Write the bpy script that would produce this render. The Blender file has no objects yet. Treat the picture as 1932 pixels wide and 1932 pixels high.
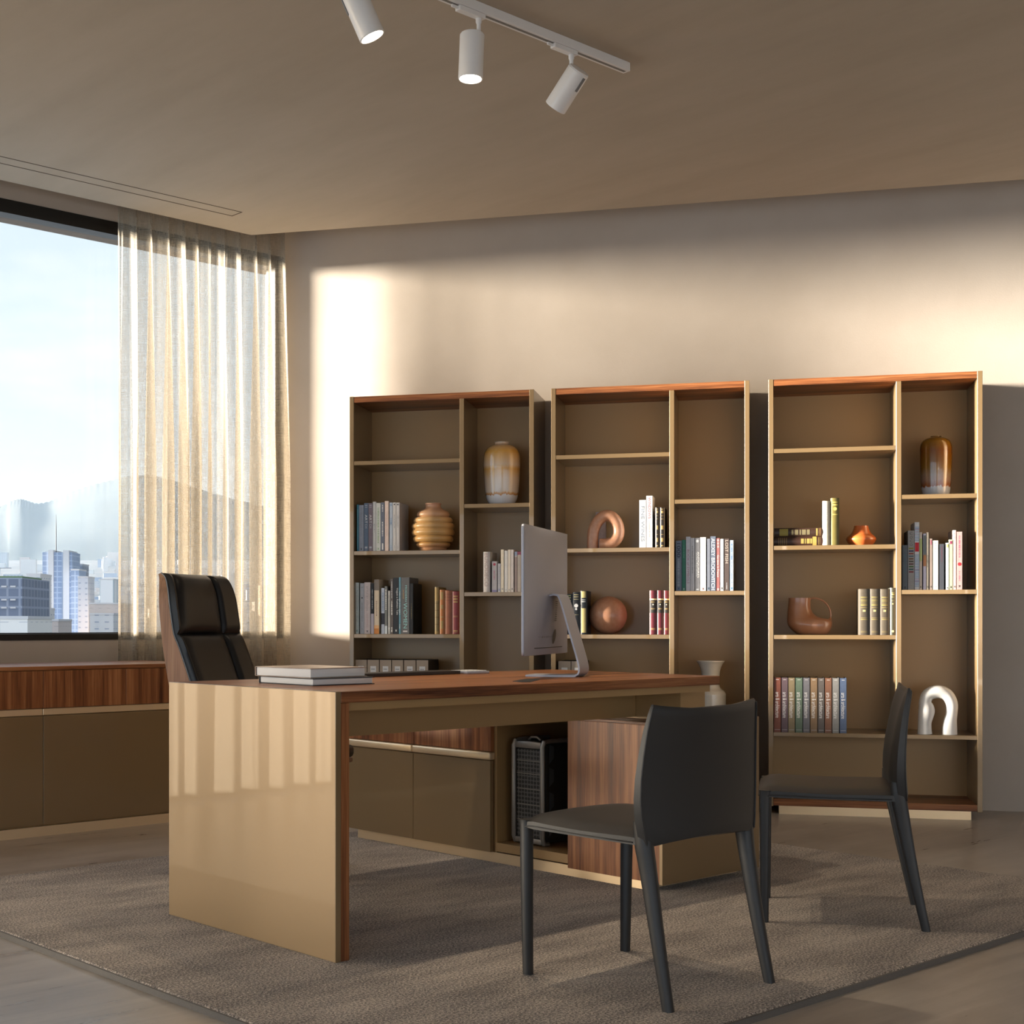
import bpy, bmesh, math, random
from mathutils import Vector, Matrix
random.seed(7)
R = math.radians
sc = bpy.context.scene
col = sc.collection

# ------------------------------------------------------------------ camera
# world axes: X runs along the window wall, Y towards it, Z up; camera stands at the origin
CAM_ANG = 48.782
cd = bpy.data.cameras.new('camera'); cam = bpy.data.objects.new('camera', cd); col.objects.link(cam)
cam.location = (0, 0, 0.97)
cam.rotation_euler = (R(90), 0, R(CAM_ANG - 90))
cd.sensor_width = 36; cd.lens = 2656.88 / 1932 * 36
cd.shift_x = (966 - 763.21) / 1932; cd.shift_y = (1173.24 - 966) / 1932
cd.clip_start = 0.05; cd.clip_end = 20000
sc.camera = cam

# ------------------------------------------------------------------ sky, sun, exposure
sc.view_settings.view_transform = 'Standard'; sc.view_settings.look = 'None'
sc.view_settings.gamma = 1; sc.view_settings.use_curve_mapping = False
sc.view_settings.exposure = 0.06
W = bpy.data.worlds.new('sky'); sc.world = W; W.use_nodes = True
nt = W.node_tree; nt.nodes.clear()
def wn(t, **k):
    n = nt.nodes.new(t)
    for a, b in k.items(): setattr(n, a, b)
    return n
tc = wn('ShaderNodeTexCoord'); sep = wn('ShaderNodeSeparateXYZ'); nt.links.new(tc.outputs['Generated'], sep.inputs[0])
ramp = wn('ShaderNodeValToRGB')
els = ramp.color_ramp.elements
els[0].position = 0.0; els[0].color = (0.76, 0.87, 0.97, 1)
els[1].position = 0.12; els[1].color = (0.78, 0.89, 1.0, 1)
e = els.new(0.35); e.color = (0.76, 0.88, 1.0, 1)
e = els.new(1.0); e.color = (0.48, 0.66, 1.0, 1)
nt.links.new(sep.outputs['Z'], ramp.inputs['Fac'])
mp = wn('ShaderNodeMapping'); mp.inputs['Scale'].default_value = (3.0, 3.0, 9.0)
nt.links.new(tc.outputs['Generated'], mp.inputs['Vector'])
noi = wn('ShaderNodeTexNoise'); noi.inputs['Scale'].default_value = 1.6; noi.inputs['Detail'].default_value = 5
nt.links.new(mp.outputs[0], noi.inputs['Vector'])
cr = wn('ShaderNodeValToRGB'); cr.color_ramp.elements[0].position = 0.48; cr.color_ramp.elements[1].position = 0.74
nt.links.new(noi.outputs['Fac'], cr.inputs['Fac'])
mix = wn('ShaderNodeMix', data_type='RGBA'); nt.links.new(cr.outputs['Color'], mix.inputs['Factor'])
nt.links.new(ramp.outputs['Color'], mix.inputs[6]); mix.inputs[7].default_value = (1.08, 1.08, 1.08, 1)
# the sky brightens towards the side the low sun stands on
mr_ = wn('ShaderNodeMapRange', interpolation_type='SMOOTHSTEP'); mr_.inputs['From Min'].default_value = 0.35; mr_.inputs['From Max'].default_value = -0.75
mr_.inputs['To Min'].default_value = 0.95; mr_.inputs['To Max'].default_value = 2.3; nt.links.new(sep.outputs['X'], mr_.inputs['Value'])
bg = wn('ShaderNodeBackground'); nt.links.new(mr_.outputs[0], bg.inputs['Strength'])
tf = wn('ShaderNodeMapRange', interpolation_type='SMOOTHSTEP'); tf.inputs['From Min'].default_value = 0.35; tf.inputs['From Max'].default_value = -0.1
nt.links.new(sep.outputs['X'], tf.inputs['Value'])
tint = wn('ShaderNodeMix', data_type='RGBA', blend_type='MULTIPLY'); nt.links.new(tf.outputs[0], tint.inputs['Factor'])
nt.links.new(mix.outputs[2], tint.inputs[6]); tint.inputs[7].default_value = (0.90, 0.95, 1.03, 1)
nt.links.new(tint.outputs[2], bg.inputs['Color'])
wo = wn('ShaderNodeOutputWorld'); nt.links.new(bg.outputs[0], wo.inputs['Surface'])

SUN_AZ = -42.0      # heading of the sun beams in plan, low evening sun from the left
SUN_EL = 3.2
sd = bpy.data.lights.new('evening_sun', 'SUN'); sun = bpy.data.objects.new('evening_sun', sd); col.objects.link(sun)
sd.energy = 47.0; sd.angle = R(8.0); sd.color = (1.0, 0.88, 0.76)
d = Vector((math.cos(R(SUN_AZ)) * math.cos(R(SUN_EL)), math.sin(R(SUN_AZ)) * math.cos(R(SUN_EL)), -math.sin(R(SUN_EL))))
sun.rotation_euler = d.to_track_quat('-Z', 'Y').to_euler(); sun.location = (-30, 40, 8)

# ------------------------------------------------------------------ helpers
class MB:
    """collects boxes, lofts and lathes and links them as one mesh object"""
    def __init__(s): s.bm = bmesh.new()
    def box(s, x0, x1, y0, y1, z0, z1, bev=0.0, seg=2, mtx=None):
        v = [s.bm.verts.new(p) for p in ((x0,y0,z0),(x1,y0,z0),(x1,y1,z0),(x0,y1,z0),(x0,y0,z1),(x1,y0,z1),(x1,y1,z1),(x0,y1,z1))]
        f = [s.bm.faces.new([v[i] for i in q]) for q in ((3,2,1,0),(4,5,6,7),(0,1,5,4),(1,2,6,5),(2,3,7,6),(3,0,4,7))]
        if mtx is not None:
            for a in v: a.co = mtx @ a.co
        if bev:
            es = list({e for q in f for e in q.edges})
            bmesh.ops.bevel(s.bm, geom=es, offset=bev, segments=seg, affect='EDGES', profile=0.5)
        return s
    def loft(s, rings, cap0=True, cap1=True, closed=False, ring_closed=True):
        rs = [[s.bm.verts.new(p) for p in r] for r in rings]
        n = len(rs[0]); m = len(rs)
        for i in range(m if closed else m - 1):
            a, b = rs[i], rs[(i + 1) % m]
            for j in range(n if ring_closed else n - 1):
                k = (j + 1) % n
                s.bm.faces.new((a[j], a[k], b[k], b[j]))
        if not closed and ring_closed:
            if cap0: s.bm.faces.new(rs[0][::-1])
            if cap1: s.bm.faces.new(rs[-1])
        return s
    def lathe(s, prof, n=48, c=(0, 0, 0), cap0=True, cap1=True):
        return s.loft([[(c[0] + r * math.cos(2*math.pi*k/n), c[1] + r * math.sin(2*math.pi*k/n), c[2] + z) for k in range(n)] for r, z in prof], cap0, cap1)
    def tube(s, path, r, n=16, cap=True, flat=1.0):
        P = [Vector(p) for p in path]; m = len(P)
        rr = r if isinstance(r, (list, tuple)) else [r] * m
        t0 = (P[1] - P[0]).normalized()
        up = Vector((0, 1, 0)) if abs(t0.y) < 0.9 else Vector((1, 0, 0))
        rings = []
        for i in range(m):
            t = (P[min(i+1, m-1)] - P[max(i-1, 0)]).normalized()
            x = t.cross(up); x.normalize(); y = x.cross(t).normalized(); up = y
            rings.append([tuple(P[i] + x * (math.cos(2*math.pi*k/n) * rr[i]) + y * (math.sin(2*math.pi*k/n) * rr[i] * flat)) for k in range(n)])
        return s.loft(rings, cap, cap)
    def prism(s, poly, z0, z1, mtx=None):
        a = [s.bm.verts.new((p[0], p[1], z0)) for p in poly]; b = [s.bm.verts.new((p[0], p[1], z1)) for p in poly]
        n = len(poly)
        s.bm.faces.new(a[::-1]); s.bm.faces.new(b)
        for i in range(n): s.bm.faces.new((a[i], a[(i+1) % n], b[(i+1) % n], b[i]))
        if mtx is not None:
            for v in a + b: v.co = mtx @ v.co
        return s
    def quad(s, *p):
        s.bm.faces.new([s.bm.verts.new(q) for q in p]); return s
    def mesh(s, name, mat, ang=32):
        bmesh.ops.recalc_face_normals(s.bm, faces=s.bm.faces)
        me = bpy.data.meshes.new(name); s.bm.to_mesh(me); s.bm.free()
        me.materials.append(mat)
        me.polygons.foreach_set('use_smooth', [True] * len(me.polygons))
        me.set_sharp_from_angle(angle=R(ang))
        return me
    def build(s, name, mat, parent=None, ang=32):
        o = bpy.data.objects.new(name, s.mesh(name, mat, ang)); col.objects.link(o)
        if parent: o.parent = parent
        return o
def smooth_path(pts, n=4):
    """Catmull-Rom through the points"""
    out = []
    P = [pts[0]] + list(pts) + [pts[-1]]
    for i in range(1, len(P) - 2):
        for k in range(n):
            t = k / n
            out.append(tuple(0.5 * (2*P[i][j] + (P[i+1][j]-P[i-1][j])*t + (2*P[i-1][j]-5*P[i][j]+4*P[i+1][j]-P[i+2][j])*t*t + (3*P[i][j]-P[i-1][j]-3*P[i+1][j]+P[i+2][j])*t**3) for j in range(len(pts[0]))))
    out.append(tuple(pts[-1])); return out
def tag(o, label, cat, group=None):
    o['label'] = label; o['category'] = cat
    if group: o['group'] = group
    return o
def thing(name, label, cat, loc=(0, 0, 0), rz=0, group=None):
    o = bpy.data.objects.new(name, None); col.objects.link(o)
    o.location = loc; o.rotation_euler = (0, 0, rz); o.empty_display_size = 0.1
    return tag(o, label, cat, group)
def struct(o): o['kind'] = 'structure'; return o
def copy_tree(o, parent=None):
    c = o.copy(); col.objects.link(c); c.parent = parent
    for ch in list(o.children): copy_tree(ch, c)
    return c

# ------------------------------------------------------------------ materials
MATS = {}
def mat(name, base, rough=0.5, metal=0.0, coat=0.0, spec=0.5, coat_rough=0.03, emit=None, es=0, sheen=0, noise=None, bump=None, coord='Object'):
    """noise=(scale xyz, amount, second colour); bump=(scale, strength)"""
    if name in MATS: return MATS[name]
    m = bpy.data.materials.new(name); m.use_nodes = True; t = m.node_tree
    b = t.nodes['Principled BSDF']
    b.inputs['Base Color'].default_value = (*base, 1); b.inputs['Roughness'].default_value = rough
    b.inputs['Metallic'].default_value = metal; b.inputs['Specular IOR Level'].default_value = spec
    b.inputs['Coat Weight'].default_value = coat; b.inputs['Coat Roughness'].default_value = coat_rough
    if sheen: b.inputs['Sheen Weight'].default_value = sheen
    if emit: b.inputs['Emission Color'].default_value = (*emit, 1); b.inputs['Emission Strength'].default_value = es
    if noise or bump:
        tcn = t.nodes.new('ShaderNodeTexCoord')
    if noise:
        mpn = t.nodes.new('ShaderNodeMapping'); mpn.inputs['Scale'].default_value = noise[0]
        t.links.new(tcn.outputs[coord], mpn.inputs[0])
        nn = t.nodes.new('ShaderNodeTexNoise'); nn.inputs['Scale'].default_value = 1; nn.inputs['Detail'].default_value = 6; nn.inputs['Roughness'].default_value = 0.6
        t.links.new(mpn.outputs[0], nn.inputs['Vector'])
        rp = t.nodes.new('ShaderNodeValToRGB')
        lo, hi = noise[3] if len(noise) > 3 else (0.35, 0.65)
        rp.color_ramp.elements[0].position = lo; rp.color_ramp.elements[1].position = hi
        rp.color_ramp.elements[0].color = (*base, 1); rp.color_ramp.elements[1].color = (*noise[2], 1)
        t.links.new(nn.outputs['Fac'], rp.inputs[0]); t.links.new(rp.outputs[0], b.inputs['Base Color'])
    if bump:
        bn = t.nodes.new('ShaderNodeTexNoise'); bn.inputs['Scale'].default_value = bump[0]; bn.inputs['Detail'].default_value = 5
        t.links.new(tcn.outputs[coord], bn.inputs['Vector'])
        bb = t.nodes.new('ShaderNodeBump'); bb.inputs['Strength'].default_value = bump[1]; bb.inputs['Distance'].default_value = bump[2] if len(bump) > 2 else 0.002
        t.links.new(bn.outputs['Fac'], bb.inputs['Height']); t.links.new(bb.outputs[0], b.inputs['Normal'])
    MATS[name] = m
    return m
def wood(name, axis, c0, c1, c2, rough=0.42, coat=0.10, freq=38):
    """straight-grained veneer: bands across the grain, fine fibres along it"""
    m = bpy.data.materials.new(name); m.use_nodes = True; t = m.node_tree; b = t.nodes['Principled BSDF']
    tcn = t.nodes.new('ShaderNodeTexCoord')
    def nz(scale, detail, rgh=0.6):
        mpn = t.nodes.new('ShaderNodeMapping'); mpn.inputs['Scale'].default_value = scale
        t.links.new(tcn.outputs['Object'], mpn.inputs[0])
        n = t.nodes.new('ShaderNodeTexNoise'); n.inputs['Scale'].default_value = 1; n.inputs['Detail'].default_value = detail; n.inputs['Roughness'].default_value = rgh
        n.inputs['Distortion'].default_value = 0.3
        t.links.new(mpn.outputs[0], n.inputs['Vector']); return n
    s1 = [freq] * 3; s1[axis] = 0.9
    s2 = [freq * 9] * 3; s2[axis] = 7
    s3 = [9] * 3; s3[axis] = 0.5
    a, f, w = nz(s1, 4), nz(s2, 3), nz(s3, 2)
    ma = t.nodes.new('ShaderNodeMath'); ma.operation = 'MULTIPLY_ADD'; ma.inputs[1].default_value = 0.30
    t.links.new(f.outputs['Fac'], ma.inputs[0])
    mb = t.nodes.new('ShaderNodeMath'); mb.operation = 'MULTIPLY_ADD'; mb.inputs[1].default_value = 0.55
    t.links.new(a.outputs['Fac'], mb.inputs[0])
    mc = t.nodes.new('ShaderNodeMath'); mc.operation = 'MULTIPLY'; mc.inputs[1].default_value = 0.35
    t.links.new(w.outputs['Fac'], mc.inputs[0]); t.links.new(mc.outputs[0], mb.inputs[2]); t.links.new(mb.outputs[0], ma.inputs[2])
    rp = t.nodes.new('ShaderNodeValToRGB')
    rp.color_ramp.elements[0].position = 0.47; rp.color_ramp.elements[0].color = (*c0, 1)
    rp.color_ramp.elements[1].position = 0.74; rp.color_ramp.elements[1].color = (*c2, 1)
    e = rp.color_ramp.elements.new(0.6); e.color = (*c1, 1)
    t.links.new(ma.outputs[0], rp.inputs[0]); t.links.new(rp.outputs[0], b.inputs['Base Color'])
    b.inputs['Roughness'].default_value = rough; b.inputs['Coat Weight'].default_value = coat; b.inputs['Coat Roughness'].default_value = 0.15
    bb = t.nodes.new('ShaderNodeBump'); bb.inputs['Strength'].default_value = 0.15; bb.inputs['Distance'].default_value = 0.001
    t.links.new(ma.outputs[0], bb.inputs['Height']); t.links.new(bb.outputs[0], b.inputs['Normal'])
    b.inputs['Specular IOR Level'].default_value = 0.28
    return m
WD = (0.075, 0.022, 0.008); WM = (0.25, 0.088, 0.030); WL = (0.46, 0.195, 0.075)
wal_x = wood('walnut_along', 0, WD, WM, WL); wal_y = wood('walnut_across', 1, WD, WM, WL); wal_z = wood('walnut_upright', 2, WD, WM, WL)
shell_wood = wood('shell_veneer', 2, (0.13, 0.06, 0.03), (0.26, 0.13, 0.07), (0.36, 0.20, 0.11), 0.4, 0.15, 30)
lacq = mat('bronze_lacquer', (0.245, 0.160, 0.076), 0.38, 0.25, 0.6, 0.5, 0.02)
lacq_in = mat('bronze_satin_lacquer', (0.39, 0.235, 0.095), 0.45, 0.1, 0.2, 0.5, 0.12, noise=((420, 420, 420), 1, (0.42, 0.258, 0.108)))
brass = mat('champagne_metal', (0.82, 0.63, 0.40), 0.36, 0.55)
wall_m = mat('plaster_wall', (0.455, 0.395, 0.335), 0.9, noise=((2.2, 2.2, 2.2), 1, (0.50, 0.44, 0.38), (0.3, 0.7)), bump=(160, 0.25, 0.0012))
ceil_m = mat('ceiling_plaster', (0.40, 0.335, 0.255), 0.8, noise=((5, 1.2, 5), 1, (0.45, 0.38, 0.295), (0.3, 0.7)), bump=(120, 0.2, 0.001))
black_m = mat('black_frame', (0.008, 0.007, 0.006), 0.35, 0.0)
bounce_cut_m = mat('bounce_cutting_wall', (0.055, 0.036, 0.024), 0.6)  # dark finish added to the unseen rear and right walls to cut bounce light
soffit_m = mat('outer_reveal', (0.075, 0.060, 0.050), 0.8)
leather = mat('graphite_leather', (0.022, 0.022, 0.023), 0.42, bump=(420, 0.12, 0.0006))
seam_m = mat('dark_piping', (0.012, 0.012, 0.013), 0.5)
bleather = mat('black_leather', (0.006, 0.0068, 0.0085), 0.36, spec=0.35, bump=(380, 0.12, 0.0006))
chrome = mat('polished_aluminium', (0.75, 0.75, 0.76), 0.16, 1.0)
alu = mat('satin_aluminium', (0.36, 0.375, 0.44), 0.42, 0.3)
darkp = mat('dark_plastic', (0.012, 0.012, 0.013), 0.45)
whitep = mat('white_enamel', (0.78, 0.76, 0.74), 0.35, coat=0.3)
paper = mat('book_pages', (0.72, 0.68, 0.60), 0.9)
# floor: honed stone with long faint streaks
def floor_mat():
    m = bpy.data.materials.new('honed_stone_floor'); m.use_nodes = True; t = m.node_tree; b = t.nodes['Principled BSDF']
    tcn = t.nodes.new('ShaderNodeTexCoord')
    def nz(scale, rot, det):
        mp_ = t.nodes.new('ShaderNodeMapping'); mp_.inputs['Scale'].default_value = scale; mp_.inputs['Rotation'].default_value = (0, 0, rot)
        t.links.new(tcn.outputs['Object'], mp_.inputs[0])
        n = t.nodes.new('ShaderNodeTexNoise'); n.inputs['Scale'].default_value = 1; n.inputs['Detail'].default_value = det; n.inputs['Roughness'].default_value = 0.65; n.inputs['Distortion'].default_value = 0.6
        t.links.new(mp_.outputs[0], n.inputs['Vector']); return n
    a = nz((1.5, 14, 1), R(41), 8); c = nz((1.1, 1.1, 1), 0, 5)
    ma = t.nodes.new('ShaderNodeMath'); ma.operation = 'MULTIPLY_ADD'; ma.inputs[1].default_value = 0.55
    mb = t.nodes.new('ShaderNodeMath'); mb.operation = 'MULTIPLY'; mb.inputs[1].default_value = 0.45
    t.links.new(c.outputs['Fac'], mb.inputs[0]); t.links.new(a.outputs['Fac'], ma.inputs[0]); t.links.new(mb.outputs[0], ma.inputs[2])
    rp = t.nodes.new('ShaderNodeValToRGB')
    rp.color_ramp.elements[0].position = 0.34; rp.color_ramp.elements[0].color = (0.29, 0.245, 0.205, 1)
    rp.color_ramp.elements[1].position = 0.68; rp.color_ramp.elements[1].color = (0.52, 0.46, 0.40, 1)
    t.links.new(ma.outputs[0], rp.inputs[0]); t.links.new(rp.outputs[0], b.inputs['Base Color'])
    rr = t.nodes.new('ShaderNodeMapRange'); rr.inputs['To Min'].default_value = 0.20; rr.inputs['To Max'].default_value = 0.42
    t.links.new(a.outputs['Fac'], rr.inputs['Value']); t.links.new(rr.outputs[0], b.inputs['Roughness'])
    bb = t.nodes.new('ShaderNodeBump'); bb.inputs['Strength'].default_value = 0.25; bb.inputs['Distance'].default_value = 0.003
    t.links.new(a.outputs['Fac'], bb.inputs['Height']); t.links.new(bb.outputs[0], b.inputs['Normal'])
    return m
def rug_mat():
    m = bpy.data.materials.new('cut_pile_rug'); m.use_nodes = True; t = m.node_tree; b = t.nodes['Principled BSDF']
    tcn = t.nodes.new('ShaderNodeTexCoord')
    def nz(scale, rot, det, rg=0.6):
        mp_ = t.nodes.new('ShaderNodeMapping'); mp_.inputs['Scale'].default_value = scale; mp_.inputs['Rotation'].default_value = (0, 0, rot)
        t.links.new(tcn.outputs['Object'], mp_.inputs[0])
        n = t.nodes.new('ShaderNodeTexNoise'); n.inputs['Scale'].default_value = 1; n.inputs['Detail'].default_value = det; n.inputs['Roughness'].default_value = rg
        t.links.new(mp_.outputs[0], n.inputs['Vector']); return n
    fine = nz((150, 150, 150), 0, 2, 0.85); blot = nz((2.2, 7, 2), R(41), 4); mid = nz((28, 40, 20), R(41), 3)
    ma = t.nodes.new('ShaderNodeMath'); ma.operation = 'MULTIPLY_ADD'; ma.inputs[1].default_value = 0.22; t.links.new(blot.outputs['Fac'], ma.inputs[0])
    mb = t.nodes.new('ShaderNodeMath'); mb.operation = 'MULTIPLY_ADD'; mb.inputs[1].default_value = 0.78; t.links.new(fine.outputs['Fac'], mb.inputs[0])
    mc = t.nodes.new('ShaderNodeMath'); mc.operation = 'MULTIPLY'; mc.inputs[1].default_value = 0.0; t.links.new(mid.outputs['Fac'], mc.inputs[0])
    t.links.new(mc.outputs[0], mb.inputs[2]); t.links.new(mb.outputs[0], ma.inputs[2])
    rp = t.nodes.new('ShaderNodeValToRGB')
    rp.color_ramp.elements[0].position = 0.41; rp.color_ramp.elements[0].color = (0.085, 0.066, 0.056, 1)
    rp.color_ramp.elements[1].position = 0.62; rp.color_ramp.elements[1].color = (0.76, 0.65, 0.54, 1)
    e = rp.color_ramp.elements.new(0.5); e.color = (0.33, 0.272, 0.226, 1)
    t.links.new(ma.outputs[0], rp.inputs[0]); t.links.new(rp.outputs[0], b.inputs['Base Color'])
    b.inputs['Roughness'].default_value = 0.95; b.inputs['Specular IOR Level'].default_value = 0.1; b.inputs['Sheen Weight'].default_value = 0.25
    bb = t.nodes.new('ShaderNodeBump'); bb.inputs['Strength'].default_value = 0.9; bb.inputs['Distance'].default_value = 0.008
    t.links.new(fine.outputs['Fac'], bb.inputs['Height']); t.links.new(bb.outputs[0], b.inputs['Normal'])
    return m
def glass_mat():
    m = bpy.data.materials.new('window_glass'); m.use_nodes = True; t = m.node_tree; t.nodes.clear()
    o = t.nodes.new('ShaderNodeOutputMaterial'); mx = t.nodes.new('ShaderNodeMixShader')
    lw = t.nodes.new('ShaderNodeLayerWeight'); pw = t.nodes.new('ShaderNodeMath'); pw.operation = 'POWER'; pw.inputs[1].default_value = 5
    t.links.new(lw.outputs['Facing'], pw.inputs[0]); fr = t.nodes.new('ShaderNodeMath'); fr.operation = 'MULTIPLY_ADD'; fr.inputs[1].default_value = 0.9; fr.inputs[2].default_value = 0.04; t.links.new(pw.outputs[0], fr.inputs[0]); lw.inputs['Blend'].default_value = 0.5
    tr = t.nodes.new('ShaderNodeBsdfTransparent'); tr.inputs['Color'].default_value = (0.97, 0.985, 0.98, 1); gl = t.nodes.new('ShaderNodeBsdfGlossy'); gl.inputs['Roughness'].default_value = 0.0
    t.links.new(fr.outputs[0], mx.inputs[0]); t.links.new(tr.outputs[0], mx.inputs[1]); t.links.new(gl.outputs[0], mx.inputs[2]); t.links.new(mx.outputs[0], o.inputs[0])
    return m
def sheer_mat(nm, lo, hi):
    """loosely woven sheer linen: open weave, thread gaps, light passing through"""
    m = bpy.data.materials.new(nm); m.use_nodes = True; t = m.node_tree; t.nodes.clear()
    o = t.nodes.new('ShaderNodeOutputMaterial')
    tcn = t.nodes.new('ShaderNodeTexCoord')
    def nz(sc_, det):
        mp_ = t.nodes.new('ShaderNodeMapping'); mp_.inputs['Scale'].default_value = sc_; t.links.new(tcn.outputs['UV'], mp_.inputs[0])
        n = t.nodes.new('ShaderNodeTexNoise'); n.inputs['Scale'].default_value = 1; n.inputs['Detail'].default_value = det
        t.links.new(mp_.outputs[0], n.inputs['Vector']); return n
    a = nz((700, 14, 1), 2); b_ = nz((20, 600, 1), 2)
    ad = t.nodes.new('ShaderNodeMath'); ad.operation = 'ADD'; t.links.new(a.outputs['Fac'], ad.inputs[0]); t.links.new(b_.outputs['Fac'], ad.inputs[1])
    mr = t.nodes.new('ShaderNodeMapRange'); mr.inputs['From Min'].default_value = 0.8; mr.inputs['From Max'].default_value = 1.25
    mr.inputs['To Min'].default_value = lo; mr.inputs['To Max'].default_value = hi; t.links.new(ad.outputs[0], mr.inputs['Value'])
    df = t.nodes.new('ShaderNodeBsdfDiffuse'); df.inputs['Color'].default_value = (0.22, 0.195, 0.16, 1)
    tl = t.nodes.new('ShaderNodeBsdfTranslucent'); tl.inputs['Color'].default_value = (0.50, 0.44, 0.35, 1)
    tp = t.nodes.new('ShaderNodeBsdfTransparent'); tp.inputs['Color'].default_value = (1.0, 0.97, 0.92, 1)
    m1 = t.nodes.new('ShaderNodeMixShader'); m1.inputs[0].default_value = 0.62
    t.links.new(df.outputs[0], m1.inputs[1]); t.links.new(tl.outputs[0], m1.inputs[2])
    m2 = t.nodes.new('ShaderNodeMixShader'); t.links.new(mr.outputs[0], m2.inputs[0]); t.links.new(m1.outputs[0], m2.inputs[1]); t.links.new(tp.outputs[0], m2.inputs[2])
    t.links.new(m2.outputs[0], o.inputs[0]); return m
glass = glass_mat(); sheer = sheer_mat('sheer_linen', 0.36, 0.66); dense = sheer_mat('dense_linen', 0.02, 0.09)

# ------------------------------------------------------------------ room shell
SU = Vector((0.56602, -0.82439)); NU = Vector((0.82439, 0.56602)); DW = 7.75354   # back wall: run, outward normal, distance
def wpt(s, n):      # point in plan from distance along the back wall and outward offset
    v = SU * s + NU * (DW + n); return (v.x, v.y)
WALL_RZ = math.atan2(SU.y, SU.x)
A0 = wpt(-2.7006, 0); B0 = wpt(4.6, 0)
VW = 6.614
ZU = 3.36
UL, VR = -3.2, -3.4          # left end wall, rear wall
struct(MB().prism([(UL-0.2, VR-0.2), (B0[0]+0.4, VR-0.2), (B0[0]+0.4, B0[1]), (A0[0]+0.3, A0[1]+0.17), (UL-0.2, VW+0.17)], -0.15, 0).build('floor', floor_mat()))
struct(MB().prism([(UL-0.2, VR-0.2), (B0[0]+0.4, VR-0.2), (B0[0]+0.4, B0[1]), (A0[0]+0.3, A0[1]+0.17), (UL-0.2, VW+0.17)], ZU, ZU+0.15).build('ceiling_upper', ceil_m))
# hung ceiling with a shadow gap along both far walls
c0 = wpt(-1, -0.43); k = (6.404 - c0[1]) / SU.y
CZ = 3.105
corner = (c0[0] + SU.x * k, 6.404)
e0 = wpt(4.6, -0.43)
struct(MB().prism([(UL, VR), (e0[0], VR), e0, corner, (UL, 6.404)], CZ, ZU-0.0005).build('ceiling', ceil_m))
# back wall (runs obliquely), right wall, rear wall, left end wall
struct(MB().prism([A0, wpt(4.6, 0), wpt(4.6, 0.2), wpt(-2.62, 0.2)], 0, ZU).build('wall_back', wall_m))
struct(MB().box(B0[0], B0[0]+0.2, VR, B0[1], 0, ZU).build('wall_right', bounce_cut_m))
rw = MB(); RU0, RU1, RZ0, RZ1 = -1.0, 7.0, 0.25, 1.95      # rear wall behind the camera, with an unseen window added for fill light
rw.box(UL-0.2, RU0, VR-0.2, VR, 0, ZU); rw.box(RU1, B0[0]+0.2, VR-0.2, VR, 0, ZU); rw.box(RU0, RU1, VR-0.2, VR, 0, RZ0); rw.box(RU0, RU1, VR-0.2, VR, RZ1, ZU)
struct(rw.build('wall_rear', bounce_cut_m))
w3 = struct(bpy.data.objects.new('window_3', None)); col.objects.link(w3)
f = MB()
for a in (RU0, 1.7, 4.9, RU1-0.06): f.box(a, a+0.06, VR-0.12, VR-0.02, RZ0, RZ1)
f.box(RU0, RU1, VR-0.12, VR-0.02, RZ0, RZ0+0.06); f.box(RU0, RU1, VR-0.12, VR-0.02, RZ1-0.06, RZ1)
f.build('window_frame', black_m, w3)
MB().box(RU0+0.02, RU1-0.02, VR-0.07, VR-0.064, RZ0+0.02, RZ1-0.02).build('window_pane', glass, w3)
# window wall with one long opening
OU0, OU1, OZ0, OZ1 = 1.12, 4.852, 0.876, 3.085
DU0, DU1 = -2.35, 0.98        # glazed terrace door further along, behind the second curtain
ww = MB()
ww.box(UL-0.2, DU0, VW, VW+0.17, 0, ZU); ww.box(DU1, OU0, VW, VW+0.17, 0, ZU); ww.box(DU0, DU1, VW, VW+0.17, OZ1, ZU); ww.box(OU0, A0[0]+0.22, VW, VW+0.17, 0, OZ0); ww.box(OU0, A0[0]+0.22, VW, VW+0.17, OZ1, ZU); ww.box(OU1, A0[0]+0.22, VW+0.02, VW+0.17, OZ0, OZ1)
struct(ww.build('wall_window', wall_m))
w = struct(bpy.data.objects.new('window_1', None)); col.objects.link(w)
f = MB()
f.box(OU0, OU1, VW-0.004, VW+0.085, 3.0165, OZ1); f.box(OU0, OU1, VW-0.004, VW+0.085, OZ0, 0.9085); f.box(OU0, OU1, VW+0.012, VW+0.085, 0.9095, 0.9147)
f.box(OU1-0.055, OU1, VW-0.004, VW+0.085, OZ0, OZ1); f.box(OU0, OU0+0.06, VW-0.004, VW+0.085, OZ0, OZ1)
f.build('window_frame', black_m, w)
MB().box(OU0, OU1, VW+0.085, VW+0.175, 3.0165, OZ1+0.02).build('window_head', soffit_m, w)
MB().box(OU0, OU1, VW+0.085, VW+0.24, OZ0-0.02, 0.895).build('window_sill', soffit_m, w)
MB().box(OU0+0.03, OU1-0.03, VW+0.045, VW+0.051, 0.9, 3.03).build('window_pane', glass, w)
d1 = struct(bpy.data.objects.new('door_1', None)); col.objects.link(d1)
f = MB(); um = (DU0 + DU1) / 2
for a in (DU0, um-0.03, DU1-0.06): f.box(a, a+0.06, VW+0.02, VW+0.09, 0, OZ1)
f.box(DU0, DU1, VW+0.02, VW+0.09, OZ1-0.06, OZ1); f.box(DU0, DU1, VW+0.02, VW+0.09, 0, 0.05)
f.build('door_frame', black_m, d1)
MB().box(DU0+0.03, DU1-0.03, VW+0.052, VW+0.058, 0.03, OZ1-0.03).build('door_pane', glass, d1)
struct(MB().box(UL, OU0, VW+0.18, VW+1.9, -0.2, -0.02).build('terrace_floor', soffit_m))
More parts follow.
